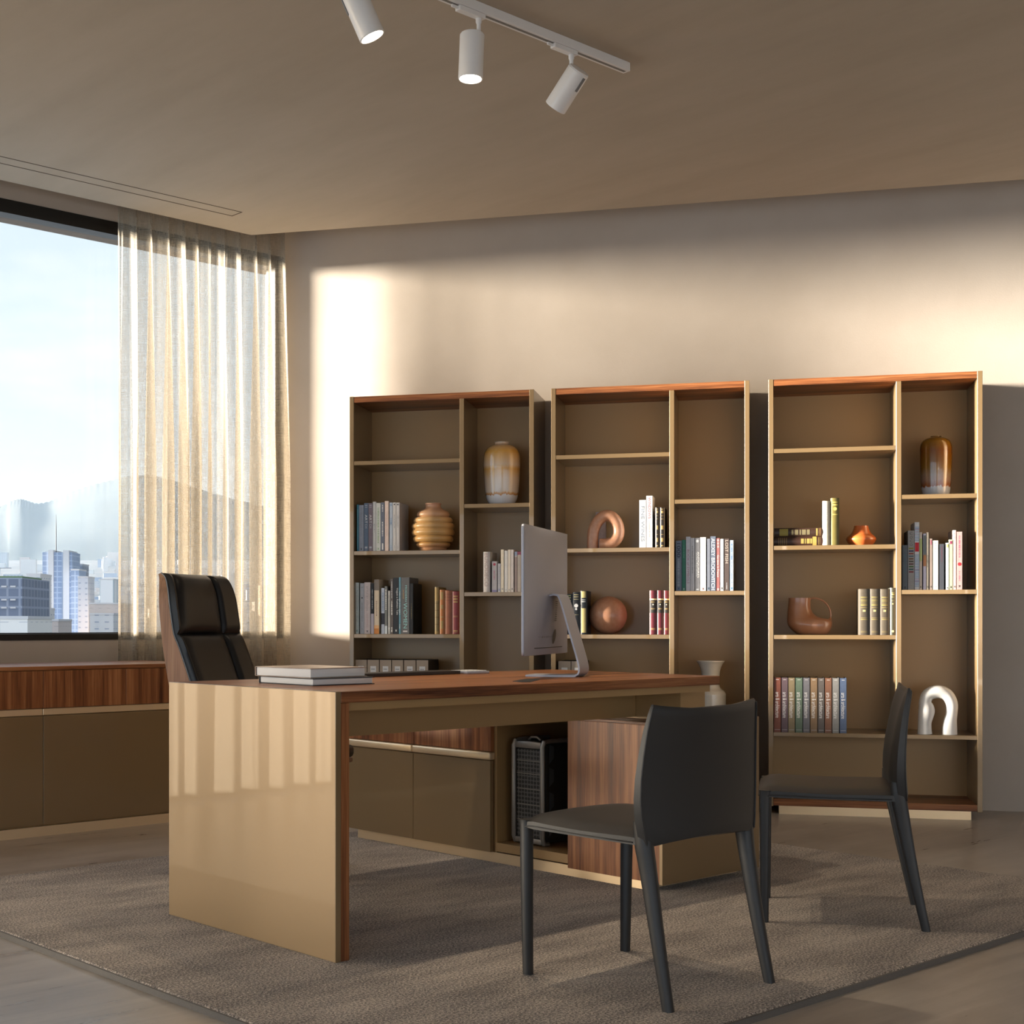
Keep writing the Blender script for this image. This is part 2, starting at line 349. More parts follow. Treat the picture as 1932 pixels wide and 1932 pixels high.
# unseen second window in the left end wall, added and sized for fill light
LV0, LV1, LZ0, LZ1 = -2.6, 5.9, 0.06, 2.3
lw = MB(); lw.box(UL-0.17, UL, VR, LV0, 0, ZU); lw.box(UL-0.17, UL, LV1, VW+0.17, 0, ZU); lw.box(UL-0.17, UL, LV0, LV1, 0, LZ0); lw.box(UL-0.17, UL, LV0, LV1, LZ1, ZU)
struct(lw.build('wall_left', wall_m))
w2 = struct(bpy.data.objects.new('window_2', None)); col.objects.link(w2)
f = MB()
for a, b in ((LZ0, LZ0+0.06), (LZ1-0.06, LZ1)): f.box(UL-0.09, UL, LV0, LV1, a, b)
for a in (LV0, 0.2, 3.1, LV1-0.06): f.box(UL-0.09, UL, a, a+0.06, LZ0, LZ1)
f.build('window_frame', black_m, w2)
MB().box(UL-0.05, UL-0.044, LV0+0.02, LV1-0.02, LZ0+0.02, LZ1-0.02).build('window_pane', glass, w2)
# hairline air slot let into the ceiling
g = MB(); z0, z1 = CZ-0.0012, CZ+0.0005
g.box(0.6, 4.197, 6.076, 6.081, z0, z1); g.box(0.6, 4.2, 6.166, 6.171, z0, z1); g.box(4.195, 4.2, 6.076, 6.171, z0, z1); g.box(0.6, 0.605, 6.076, 6.171, z0, z1)
tag(g.build('ceiling_air_slot', mat('slot_shadow', (0.06, 0.035, 0.018), 0.8)), 'long thin rectangular air slot outlined in the ceiling beside the window', 'vent')

# ------------------------------------------------------------------ rug
rg = thing('rug', 'large grey brown cut pile rug under the desk and chairs', 'rug', (0, 0, 0))
MB().box(1.926, 5.18, 2.011, 4.95, 0, 0.02, 0.004, 1).build('pile', rug_mat(), rg)
b = MB()
for x0, x1, y0, y1 in ((1.919, 1.9262, 2.004, 4.957), (5.1798, 5.187, 2.004, 4.957), (1.9262, 5.1798, 2.004, 2.0112), (1.9262, 5.1798, 4.9498, 4.957)):
    b.box(x0, x1, y0, y1, 0, 0.0165)
b.build('binding', mat('rug_binding', (0.15, 0.135, 0.12), 0.7, noise=((300, 300, 300), 1, (0.12, 0.108, 0.096))), rg)

# ------------------------------------------------------------------ curtains
def curtain(u0, u1, v, z0, z1, folds, seed, label, group, cloth_m):
    rnd = random.Random(seed)
    n = folds * 18
    ph = [rnd.uniform(-0.5, 0.5) for _ in range(folds + 2)]; am = [rnd.uniform(0.3, 1.25) for _ in range(folds + 2)]
    mb = MB(); uvs = {}
    nz = 26; grid = []
    for j in range(nz + 1):
        tz = j / nz; z = z1 + (z0 - z1) * tz
        row = []
        for i in range(n + 1):
            q = i / n * folds; k = int(min(q, folds - 1e-6)); fr = q - k
            sm = fr * fr * (3 - 2 * fr)
            a = (am[k] * (1 - sm) + am[k + 1] * sm); p = ph[k] * (1 - sm) + ph[k + 1] * sm
            grow = 0.35 + 0.65 * min(1, tz * 2.2)
            drift = 0.05 * math.sin(3.1 * tz + 2.3 * k + p * 6) * tz
            y = math.sin(2 * math.pi * (q + p * 0.35 + drift)) * 0.058 * a * grow + 0.014 * math.sin(2 * math.pi * (q * 2.7 + p)) * grow
            x = math.cos(2 * math.pi * (q + p * 0.35 + drift)) * 0.040 * a * grow
            row.append(mb.bm.verts.new((u0 + (u1 - u0) * i / n + x, v + y, z)))
        grid.append(row)
    uvl = mb.bm.loops.layers.uv.new('UVMap')
    for j in range(nz):
        for i in range(n):
            fc = mb.bm.faces.new((grid[j][i], grid[j][i+1], grid[j+1][i+1], grid[j+1][i]))
            for lp, (a, b_) in zip(fc.loops, ((i, j), (i+1, j), (i+1, j+1), (i, j+1))):
                lp[uvl].uv = (a / n * (u1 - u0) * 2.0, b_ / nz * (z1 - z0))
    r = thing('curtain', label, 'curtain', (0, 0, 0), 0, group)
    mb.build('sheer_panel', cloth_m, r, 80)
    MB().box(u0 - 0.06, u1 + 0.03, v - 0.012, v + 0.012, z1 + 0.002, z1 + 0.035).build('curtain_rail', darkp, r)
    for i in range(folds + 1):
        u = u0 + (u1 - u0) * i / folds
        MB().box(u - 0.008, u + 0.008, v - 0.006, v + 0.006, z1 - 0.03, z1 + 0.003).build('glider', darkp, r)
    return r
curtain(3.70, 4.765, 6.505, 0.03, 3.24, 11, 4, 'sheer beige linen curtain drawn into the corner at the end of the window', 'sheer curtains', sheer)
curtain(-2.1, 1.02, 6.505, 0.03, 3.24, 18, 9, 'sheer curtain further along the window, seen mirrored in the desk end panel', 'sheer curtains', dense)

# ------------------------------------------------------------------ sideboard under the window
sb = thing('sideboard', 'long low sideboard below the window with walnut drawers and bronze doors', 'sideboard', (0, 0, 0))
X0, X1, Y0, Y1 = 1.27, 3.815, 5.866, 6.42
MB().box(X0, X1, Y0+0.022, Y1, 0.045, 0.75).build('body', lacq_in, sb)
MB().box(X0, X1, Y0-0.002, Y1, 0.7505, 0.769, 0.0015, 1).build('top', wal_x, sb)
MB().box(X0+0.02, X1-0.02, Y0+0.008, Y1-0.03, 0, 0.0445).build('plinth', brass, sb)
us = [X1 - 0.424 * i for i in range(7)][::-1]
for a, b_ in zip(us[:-1], us[1:]):
    MB().box(a+0.0012, b_-0.0012, Y0, Y0+0.021, 0.5795, 0.7485, 0.001, 1).build('drawer', wal_z, sb)
vs = [X1 - 0.848 * i for i in range(4)][::-1]
for i, (a, b_) in enumerate(zip(vs[:-1], vs[1:])):
    dd = 0.011 if i < 2 else 0.0
    MB().box(a+0.0012, b_-0.0012, Y0, Y0+0.021, 0.0535, 0.5445, 0.001, 1).build('door', lacq, sb)
    mb = MB(); mb.box(a+0.0012, b_-0.0012, Y0+0.004, Y0+0.021, 0.547, 0.5775, 0.002, 1)
    mb.build('handle_rail', brass, sb)

# ------------------------------------------------------------------ desk
dk = thing('desk', 'executive desk with bronze lacquer end panel and walnut top', 'desk', (2.437, 3.073, 0.02))
def D(x0, x1, y0, y1, z0, z1): return (x0-2.437, x1-2.437, y0-3.073, y1-3.073, z0-0.02, z1-0.02)
MB().box(*D(2.437, 2.4568, 3.073, 3.943, 0.0205, 0.775), 0.0012, 1).build('end_panel', lacq, dk)['label'] = 'bronze lacquered end panel'
MB().box(*D(2.4572, 2.488, 3.075, 3.941, 0.0205, 0.7425), 0.001, 1).build('leg_panel', wal_z, dk)['label'] = 'walnut inner leg panel'
# top with a gently skewed far end
tp = MB(); tp.prism([(2.4572-2.437, 0), (4.205-2.437, 0), (4.262-2.437, 0.87), (2.4572-2.437, 0.87)], 0.7432-0.02, 0.775-0.02)
bmesh.ops.bevel(tp.bm, geom=list(tp.bm.edges), offset=0.0012, segments=1, affect='EDGES')
tp.build('desk_top', wal_x, dk)
fr = MB(); fr.box(*D(2.4885, 4.165, 3.087, 3.112, 0.7195, 0.7428)); fr.box(*D(2.4885, 4.165, 3.905, 3.93, 0.7195, 0.7428)); fr.box(*D(4.14, 4.165, 3.113, 3.904, 0.7195, 0.7428))
fr.build('under_frame', lacq_in, dk)
MB().box(*D(2.4885, 4.045, 3.33, 3.355, 0.622, 0.7425)).build('modesty_beam', lacq_in, dk)
MB().box(*D(4.048, 4.19, 3.128, 3.50, 0.6165, 0.719)).build('spacer_block', lacq_in, dk)
# cable slot: a slim dark flap let into the top
MB().prism([(3.275-2.437, 3.168-3.073), (3.30-2.437, 3.150-3.073), (3.47-2.437, 3.268-3.073), (3.50-2.437, 3.325-3.073), (3.47-2.437, 3.335-3.073), (3.30-2.437, 3.23-3.073)], 0.7551, 0.7566).build('cable_flap', darkp, dk)

# ------------------------------------------------------------------ return cabinet under the desk end
cr_ = thing('return_cabinet', 'low return cabinet with an open niche carrying the end of the desk', 'cabinet', (3.915, 3.103, 0.02))
def K(x0, x1, y0, y1, z0, z1): return (x0-3.915, x1-3.915, y0-3.103, y1-3.103, z0-0.02, z1-0.02)
CX1, CY1 = 4.49, 4.872
MB().box(*K(3.932, 4.472, 3.192, 4.80, 0.0205, 0.0605)).build('plinth', brass, cr_)
MB().box(*K(3.915, CX1, 3.103, 3.118, 0.0490, 0.6145), 0.001, 1).build('end_panel', lacq, cr_)
MB().box(*K(3.917, 3.936, 3.1185, 3.549, 0.0525, 0.6055), 0.001, 1).build('front_panel', wal_z, cr_)['label'] = 'walnut front panel'
MB().box(*K(3.918, CX1, 3.1185, CY1, 0.6060, 0.6145)).build('top', wal_y, cr_)
MB().box(*K(3.937, CX1, 3.5295, 3.5485, 0.0610, 0.6055)).build('divider', lacq_in, cr_)
MB().box(*K(3.937, CX1, 3.9405, 3.9555, 0.0610, 0.6055)).build('divider', lacq_in, cr_)
MB().box(*K(3.93, CX1-0.02, 3.549, 3.94, 0.0660, 0.1000)).build('niche_shelf', lacq_in, cr_)
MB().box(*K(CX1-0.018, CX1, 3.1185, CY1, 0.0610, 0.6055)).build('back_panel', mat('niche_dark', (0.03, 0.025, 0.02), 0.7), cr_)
for a, b_ in ((3.957, 4.413), (4.4155, CY1)):
    MB().box(*K(3.915, 3.935, a, b_, 0.0615, 0.4215), 0.001, 1).build('door', lacq, cr_)
    MB().box(*K(3.905, 3.938, a-0.006 if a < 4 else a, b_, 0.4245, 0.4545), 0.006, 3).build('handle_rail', brass, cr_)
    MB().box(*K(3.919, 3.938, a, b_, 0.457, 0.6055), 0.001, 1).build('drawer', wal_z, cr_)
MB().box(*K(3.94, CX1-0.019, 3.957, CY1, 0.0615, 0.6055)).build('carcass', lacq_in, cr_)

# computer tower in the niche
tw = thing('computer_tower', 'dark computer tower with a pierced grille standing in the cabinet niche', 'computer', (3.985, 3.815, 0.1002))
gm = bpy.data.materials.new('pierced_grille'); gm.use_nodes = True
t = gm.node_tree; b = t.nodes['Principled BSDF']; tcn = t.nodes.new('ShaderNodeTexCoord'); mpn = t.nodes.new('ShaderNodeMapping'); mpn.inputs['Scale'].default_value = (1, 62, 62)
t.links.new(tcn.outputs['Object'], mpn.inputs[0]); vo = t.nodes.new('ShaderNodeTexVoronoi'); vo.inputs['Scale'].default_value = 1; vo.inputs['Randomness'].default_value = 0.12
t.links.new(mpn.outputs[0], vo.inputs['Vector']); rp = t.nodes.new('ShaderNodeValToRGB'); rp.color_ramp.elements[0].position = 0.36; rp.color_ramp.elements[1].position = 0.42
rp.color_ramp.elements[0].color = (0.002, 0.002, 0.002, 1); rp.color_ramp.elements[1].color = (0.10, 0.095, 0.09, 1)
t.links.new(vo.outputs['Distance'], rp.inputs[0]); t.links.new(rp.outputs[0], b.inputs['Base Color']); b.inputs['Roughness'].default_value = 0.5
MB().box(0.012, 0.40, -0.082, 0.082, 0.012, 0.395, 0.006, 2).build('case', darkp, tw)
gr = MB().box(0.004, 0.011, -0.066, 0.066, 0.03, 0.372).build('front_grille', gm, tw)
fm = mat('gunmetal', (0.26, 0.235, 0.21), 0.4, 0.5)
f = MB()
for y in (-0.077, 0.077):
    f.tube([(0.03, y, 0.008), (0.006, y, 0.010), (-0.002, y, 0.03), (-0.002, y, 0.385), (0.006, y, 0.402), (0.03, y, 0.405), (0.2, y, 0.405)], 0.0095, 10)
f.box(-0.004, 0.02, -0.070, 0.070, 0.376, 0.403, 0.004, 2); f.box(-0.004, 0.02, -0.070, 0.070, 0.006, 0.028, 0.004, 2)
f.build('bezel', fm, tw)
s_ = MB()
for z in (0.095, 0.155, 0.215, 0.275, 0.325): s_.box(0.0025, 0.004, -0.066, 0.066, z, z+0.003)
s_.build('grille_bars', fm, tw)
h = MB(); h.tube([(0.05, -0.02, 0.405), (0.05, 0.0, 0.416), (0.05, 0.03, 0.416), (0.05, 0.045, 0.405)], 0.005, 8); h.box(0.002, 0.012, -0.025, 0.02, 0.4035, 0.4045)
h.build('carry_handle', fm, tw)
sd_ = MB()
for z in (0.04, 0.135, 0.23, 0.32): sd_.prism([(0.03, z), (0.055, z + 0.02), (0.055, z + 0.065), (0.03, z + 0.075)], 0, 0.002, Matrix(((1,0,0,0),(0,0,-1,-0.0822),(0,1,0,0),(0,0,0,1))))
sd_.build('side_inset', mat('tower_inset', (0.05, 0.06, 0.075), 0.3), tw)
# ------------------------------------------------------------------ bookcases
BF = Vector(wpt(0, -0.40))
def bc_loc(s0): v = wpt(s0, -0.40); return (v[0], v[1], 0)
S0 = {1: -2.184, 2: -1.081, 3: 0.0237}
ZS = {'S1': 1.843, 'S2': 1.354, 'S3': 0.904, 'S4': 0.413, 'R1': 1.598, 'R2': 1.128}
def bookcase(label):
    r = thing('bookcase', label, 'bookcase', bc_loc(S0[1]), WALL_RZ, 'bookcases along the back wall')
    T = 0.0235; W_ = 1.011; DP = 0.395
    MB().box(0, T, 0, DP, 0.04, 2.195, 0.001, 1).build('side_panel', lacq, r)
    MB().box(W_-T, W_, 0, DP, 0.04, 2.195, 0.001, 1).build('side_panel', lacq, r)
    MB().box(T+0.0004, W_-T-0.0004, 0.001, DP, 2.161, 2.194, 0.001, 1).build('top', wal_x, r)['label'] = 'walnut top board'
    MB().box(T+0.0004, W_-T-0.0004, 0.001, DP, 0.0425, 0.075, 0.001, 1).build('bottom', wal_x, r)['label'] = 'walnut bottom board'
    MB().box(T+0.0004, W_-T-0.0004, 0.362, 0.380, 0.0755, 2.1605).build('back_panel', lacq_in, r)
    MB().box(0.6115, 0.6355, 0, 0.3615, 0.4135, 2.1605, 0.001, 1).build('divider', lacq, r)
    for n in ('S1', 'S2', 'S3'):
        MB().box(T+0.0004, 0.6110, 0.001, 0.3615, ZS[n]-0.0215, ZS[n], 0.001, 1).build('shelf', lacq, r)
    for n in ('R1', 'R2'):
        MB().box(0.6360, W_-T-0.0004, 0.001, 0.3615, ZS[n]-0.0215, ZS[n], 0.001, 1).build('shelf', lacq, r)
    MB().box(T+0.0004, W_-T-0.0004, 0.001, 0.3615, ZS['S4']-0.0205, ZS['S4'], 0.001, 1).build('shelf', lacq, r)
    MB().box(0.051, 0.96, 0.006, 0.34, 0, 0.042).build('plinth', brass, r)
    return r
bc1 = bookcase('bookcase nearest the window curtain, with a ribbed honey vase')
bc2 = copy_tree(bc1); bc2.location = bc_loc(S0[2]); bc2['label'] = 'middle bookcase, partly behind the monitor, with a sphere and a looped sculpture'
bc3 = copy_tree(bc1); bc3.location = bc_loc(S0[3]); bc3['label'] = 'bookcase farthest from the window, with the white arch sculpture'
def on_shelf(b, sh, s, y): # world location on a shelf from bookcase-local coordinates
    v = wpt(S0[b] + s, -0.40 + y); return (v[0], v[1], ZS[sh] + 0.0004)

# ------------------------------------------------------------------ lettering
TXT = {}
def text_mesh(txt):
    if txt in TXT: return TXT[txt]
    c = bpy.data.curves.new('lettering', 'FONT'); c.body = txt; c.resolution_u = 3; c.align_x = 'LEFT'
    o = bpy.data.objects.new('lettering', c); col.objects.link(o)
    dg = bpy.context.evaluated_depsgraph_get(); dg.update()
    me = bpy.data.meshes.new_from_object(o.evaluated_get(dg))
    bpy.data.objects.remove(o); bpy.data.curves.remove(c)
    xs = [v.co.x for v in me.vertices]; ys = [v.co.y for v in me.vertices]
    TXT[txt] = (me, min(xs), max(xs), min(ys), max(ys)); return TXT[txt]
def text_on(parent, txt, m, length, height, origin, xdir, ydir, name='title'):
    """lettering as thin flat faces: origin = start of the baseline, xdir = reading direction, ydir = up"""
    me0, x0, x1, y0, y1 = text_mesh(txt)
    sx = length / (x1 - x0); sy = height / (y1 - y0)
    me = me0.copy(); me.name = name
    X = Vector(xdir); Y = Vector(ydir); O = Vector(origin)
    for v in me.vertices: v.co = O + X * ((v.co.x - x0) * sx) + Y * ((v.co.y - y0) * sy)
    me.materials.clear(); me.materials.append(m)
    o = bpy.data.objects.new(name, me); col.objects.link(o); o.parent = parent; return o
INK = {}
def ink(c, rough=0.6, metal=0.0):
    if c not in INK: INK[c] = mat('ink_%d' % len(INK), c, rough, metal)
    return INK[c]
BLK, WHT, GLD, GRY, RED, BLU = (0.03, 0.03, 0.035), (0.82, 0.82, 0.8), (0.34, 0.23, 0.085), (0.30, 0.31, 0.33), (0.45, 0.05, 0.05), (0.06, 0.16, 0.33)
CLOTH = {}
def cloth(c, rough=0.55):
    if (c, rough) not in CLOTH: CLOTH[(c, rough)] = mat('cover_%d' % len(CLOTH), c, rough, noise=((60, 60, 60), 1, tuple(x * 0.88 for x in c)))
    return CLOTH[(c, rough)]

def book(loc, rz, w, h, depth, c, label, items=(), group=None, rounded=False, side=None, rough=0.5):
    r = thing('book', label, 'book', loc, rz, group)
    t = min(0.0028, w * 0.16); mm = cloth(c, rough)
    if rounded:
        n = 8; sp = []
        for k in range(n + 1):
            x = w * k / n; sp.append((x, -0.006 * math.sin(math.pi * k / n) ** 0.7 if 0 < k < n else 0.0))
        poly = sp + [(w, depth), (w-t, depth), (w-t, t)] + [(t, t), (t, depth), (0, depth)]
        cv = MB().prism(poly, 0, h)
    else:
        poly = [(0, 0), (w, 0), (w, depth), (w-t, depth), (w-t, t), (t, t), (t, depth), (0, depth)]
        cv = MB().prism(poly, 0, h)
        bmesh.ops.bevel(cv.bm, geom=[e for e in cv.bm.edges if abs(e.verts[0].co.x-e.verts[1].co.x)+abs(e.verts[0].co.y-e.verts[1].co.y) < 1e-6 and e.verts[0].co.y < 1e-6], offset=min(0.0015, w*0.1), segments=2, affect='EDGES')
    cv.build('cover', mm, r)
    MB().box(t+0.0001, w-t-0.0001, t+0.0001, depth-0.004, 0.003, h-0.004).build('pages', paper, r)
    y = -0.0066 if rounded else -0.0004
    for it in items:
        k = it[0]
        if k == 't':      # lettering running down the spine: text, colour, top, bottom, size across, shift across
            _, tx, cc, za, zb, fr = it[:6]; sh = it[6] if len(it) > 6 else 0
            text_on(r, tx, ink(cc), h*(za-zb), w*fr, (w*(0.5-fr/2+sh), y, h*za), (0, 0, -1), (1, 0, 0))
        elif k == 'u':    # upright letters stacked
            _, tx, cc, za, zb, fr = it[:6]
            st = h*(za-zb)/len(tx)
            for i, ch in enumerate(tx):
                text_on(r, ch, ink(cc), w*fr, st*0.68, (w*(0.5-fr/2), y, h*za-st*(i+0.85)), (1, 0, 0), (0, 0, 1))
        elif k == 'b':    # bands across the spine: colour, (top, bottom)..., width fraction
            mb = MB(); fr = it[3] if len(it) > 3 else 1.0
            for za, zb in it[2]:
                if rounded:
                    n = 8
                    pts = [(w*(0.5-fr/2)+w*fr*k2/n) for k2 in range(n+1)]
                    fy = lambda x: -0.006*math.sin(math.pi*min(max(x/w, 0.001), 0.999))**0.7-0.0004
                    for a, b_ in zip(pts[:-1], pts[1:]): mb.quad((a, fy(a), h*zb), (b_, fy(b_), h*zb), (b_, fy(b_), h*za), (a, fy(a), h*za))
                else:
                    mb.box(w*(0.5-fr/2), w*(0.5+fr/2), -0.0004, 0.0002, h*zb, h*za)
            mb.build('spine_print', ink(it[1]), r)
        elif k == 'l':    # a line of lettering too small to read: fine dashes down the spine
            _, cc, za, zb, fr = it[:5]; sh = it[5] if len(it) > 5 else 0
            rnd = random.Random(label); mb = MB(); z = h*za
            while z > h*zb:
                l = rnd.uniform(0.0012, 0.0032)
                mb.quad((w*(0.5-fr/2+sh), y, z-l), (w*(0.5+fr/2*rnd.uniform(0.5, 1)+sh), y, z-l), (w*(0.5+fr/2+sh), y, z), (w*(0.5-fr/2+sh), y, z)); z -= l + rnd.choice((0.001, 0.001, 0.0035))
            mb.build('title', ink(cc), r)
        elif k == 'x':    # small publisher mark near the foot
            _, cc, zc = it[:3]; q = min(w*0.3, 0.005); z = h*zc; mb = MB()
            mb.quad((w/2-q, y, z-q), (w/2-q*0.4, y, z-q), (w/2+q, y, z+q), (w/2+q*0.4, y, z+q))
            mb.quad((w/2+q*0.4, y-0.0001, z-q), (w/2+q, y-0.0001, z-q), (w/2-q*0.4, y-0.0001, z+q), (w/2-q, y-0.0001, z+q))
            mb.build('mark', ink(cc), r)
        elif k == 'o':    # round ornament: colour, height, size
            _, cc, zc, fr = it[:4]; mb = MB(); n = 14; q = w*fr/2
            mb.bm.faces.new([mb.bm.verts.new((w/2+q*math.cos(2*math.pi*i/n), y-0.0002, h*zc+q*math.sin(2*math.pi*i/n))) for i in range(n)])
            mb.build('mark', ink(cc), r)
    return r
def shelf_books(b, sh, spec, group, y=0.03):
    for s0, s1, h, c, label, items, *o in spec:
        kw = o[0] if o else {}
        v = on_shelf(b, sh, s0 + 0.0004, kw.pop('y', y))
        book(v, WALL_RZ, s1 - s0 - 0.0008, h, kw.pop('depth', 0.2), c, label, items, group, **kw)

W1, W2, CRM, LIL, LGR, SLA = (0.74, 0.73, 0.70), (0.66, 0.67, 0.70), (0.74, 0.66, 0.58), (0.60, 0.56, 0.58), (0.52, 0.54, 0.57), (0.15, 0.18, 0.24)
D1 = {'depth': 0.24}
shelf_books(1, 'S2', [
 (0.030,0.042,0.256,(0.06,0.26,0.38),'thin teal book, first on the shelf of the ribbed vase',[('b',(0.20,0.45,0.55),((0.9,0.05),),0.3)]),
 (0.042,0.070,0.253,(0.36,0.40,0.48),'pale blue grey book between the teal book and the slate ART book',[('l',GRY,0.95,0.5,0.2),('x',BLK,0.05)]),
 (0.071,0.096,0.263,(0.13,0.18,0.26),'slate blue book lettered ART on its spine',[('t','ART',WHT,0.76,0.58,0.55),('t','DI',LGR,0.56,0.48,0.5),('b',LGR,((0.96,0.945),(0.92,0.91),(0.10,0.06),(0.03,0.022)),0.55)]),
 (0.096,0.121,0.263,(0.24,0.18,0.21),'mauve book lettered ART on its spine',[('t','ART',WHT,0.76,0.58,0.55),('t','DI',LGR,0.56,0.48,0.5),('b',LGR,((0.96,0.945),(0.92,0.91),(0.10,0.06),(0.03,0.022)),0.55)]),
 (0.121,0.139,0.270,W1,'tall plain white book right after the mauve ART book',[('l',GRY,0.55,0.38,0.3)]),
 (0.139,0.166,0.262,(0.72,0.73,0.68),'wide white book with a line of green lettering',[('l',(0.28,0.42,0.22),0.9,0.18,0.3),('x',(0.2,0.4,0.2),0.05)]),
 (0.166,0.187,0.265,(0.15,0.17,0.23),'slate book between the green lettered book and the cream pink one',[('l',WHT,0.95,0.8,0.3),('l',WHT,0.6,0.3,0.35),('b',WHT,((0.16,0.03),),0.35)]),
 (0.188,0.211,0.272,(0.74,0.60,0.54),'tallest cream pink book on the ribbed vase shelf',[('l',(0.5,0.3,0.28),0.8,0.3,0.12)]),
 (0.215,0.233,0.263,(0.42,0.48,0.58),'pale blue book third from the ribbed vase',[('l',BLU,0.68,0.55,0.35),('l',BLU,0.97,0.93,0.5),('l',BLU,0.12,0.03,0.25)]),
 (0.233,0.252,0.263,(0.58,0.56,0.56),'pale grey book second from the ribbed vase',[('l',GRY,0.75,0.48,0.3),('o',BLK,0.96,0.4),('l',GRY,0.12,0.03,0.25)]),
 (0.252,0.272,0.262,(0.56,0.54,0.54),'grey book with dark boards nearest the ribbed vase',[('l',GRY,0.75,0.48,0.3),('o',BLK,0.96,0.4),('l',GRY,0.12,0.03,0.25)]),
], 'books beside the ribbed honey vase', 0.035)
shelf_books(1, 'S3', [
 (0.018+0.006,0.043,0.280,(0.62,0.70,0.70),'white book titled The Impressionists at Home',[('t','The Impressionists at Home',(0.05,0.12,0.14),0.86,0.24,0.28),('x',(0.1,0.3,0.3),0.06)]),
 (0.050,0.074,0.276,(0.50,0.51,0.55),'pale grey book right of The Impressionists at Home',[('l',GRY,0.62,0.25,0.3),('o',BLK,0.71,0.35),('o',GRY,0.92,0.25),('o',GRY,0.1,0.25)]),
 (0.074,0.109,0.281,(0.74,0.63,0.60),'wide cream pink book titled Style by Design',[('t','STYLE BY DESIGN',(0.42,0.34,0.33),0.92,0.45,0.30),('l',(0.62,0.45,0.42),0.4,0.1,0.2),('x',BLK,0.05)]),
 (0.111,0.129,0.275,(0.012,0.012,0.014),'black book with a pale foot beside the cream pink book',[('l',LGR,0.88,0.5,0.3),('b',(0.55,0.5,0.56),((0.40,0.0),),1.0)]),
 (0.130,0.158,0.296,(0.74,0.62,0.47),'cream book with an orange foot and grey top band',[('b',(0.20,0.17,0.15),((1.0,0.80),),1.0),('b',(0.62,0.24,0.06),((0.10,0.0),),1.0),('b',(0.76,0.45,0.22),((0.16,0.10),),1.0),('l',(0.25,0.15,0.1),0.6,0.33,0.25)]),
 (0.170,0.189,0.249,(0.40,0.45,0.56),'pale blue book with a black band on its spine',[('b',(0.012,0.014,0.03),((0.45,0.21),),1.0),('l',BLU,0.9,0.5,0.3)]),
 (0.189,0.205,0.259,(0.16,0.17,0.17),'dark grey book with white lettering and a pale foot',[('l',WHT,0.93,0.5,0.4),('b',(0.52,0.58,0.64),((0.17,0.0),),0.9)]),
 (0.208,0.221,0.234,(0.46,0.46,0.44),'short thin pale grey book in the row of MODERN WOMEN',[('l',GRY,0.9,0.4,0.35),('l',WHT,0.15,0.05,0.5)]),
 (0.221,0.238,0.298,(0.12,0.10,0.095),'tall brown grey book left of the black book with italic title',[('l',LGR,0.95,0.65,0.3),('l',WHT,0.6,0.35,0.4),('l',WHT,0.12,0.04,0.5)]),
 (0.238,0.269,0.305,(0.014,0.016,0.022),'tall black book titled Vogue a Fashion Tale',[('t','Vogue a Fashion Tale',(0.7,0.72,0.76),0.82,0.34,0.42,0.2),('x',WHT,0.06)]),
 (0.269,0.280,0.307,(0.16,0.36,0.46),'thin light blue book left of MODERN WOMEN',[('l',WHT,0.75,0.35,0.4),('l',WHT,0.17,0.1,0.4)]),
 (0.280,0.329,0.306,(0.13,0.13,0.135),'thick grey book titled MODERN WOMEN in turquoise',[('t','MODERN',(0.30,0.62,0.62),0.86,0.57,0.22,0.10),('t','WOMEN',(0.30,0.62,0.62),0.55,0.10,0.44,0.02),('t','artists',(0.5,0.32,0.10),0.78,0.62,0.16,-0.18),('b',(0.62,0.60,0.62),((0.060,0.034),),0.5)]),
 (0.330,0.349,0.273,(0.010,0.010,0.010),'black book with dark boards after MODERN WOMEN',[('l',(0.25,0.2,0.08),0.6,0.3,0.2)]),
], 'books in the row of MODERN WOMEN')
OLD = {'rounded': True, 'rough': 0.45, 'depth': 0.17}
def old(**k): d_ = dict(OLD); d_.update(k); return d_
shelf_books(1, 'S3', [
 (0.469,0.493,0.253,(0.25,0.18,0.07),'old book with a gold ribbed spine, first of the four antique volumes',[('b',GLD,((0.97,0.70),(0.06,0.0)),1.0),('b',(0.14,0.07,0.02),((0.66,0.65),(0.51,0.50),(0.36,0.35),(0.21,0.20)),1.0)],old()),
 (0.495,0.525,0.238,(0.42,0.15,0.035),'orange brown antique book with gilt ornament on its spine',[('b',GLD,((0.95,0.78),(0.66,0.57),(0.40,0.37),(0.30,0.12)),0.55)],old()),
 (0.525,0.565,0.234,(0.27,0.085,0.035),'plain rust brown antique book',[('b',(0.18,0.055,0.025),((0.92,0.91),(0.85,0.84),(0.78,0.77)),0.9)],old()),
 (0.565,0.604,0.229,(0.19,0.025,0.030),'maroon antique book with gilt lettering against the divider',[('b',GLD,((0.90,0.87),(0.84,0.80),(0.77,0.735),(0.43,0.425),(0.41,0.40),(0.09,0.07),(0.055,0.045)),0.6)],old()),
], 'antique volumes in the bookcase by the curtain')
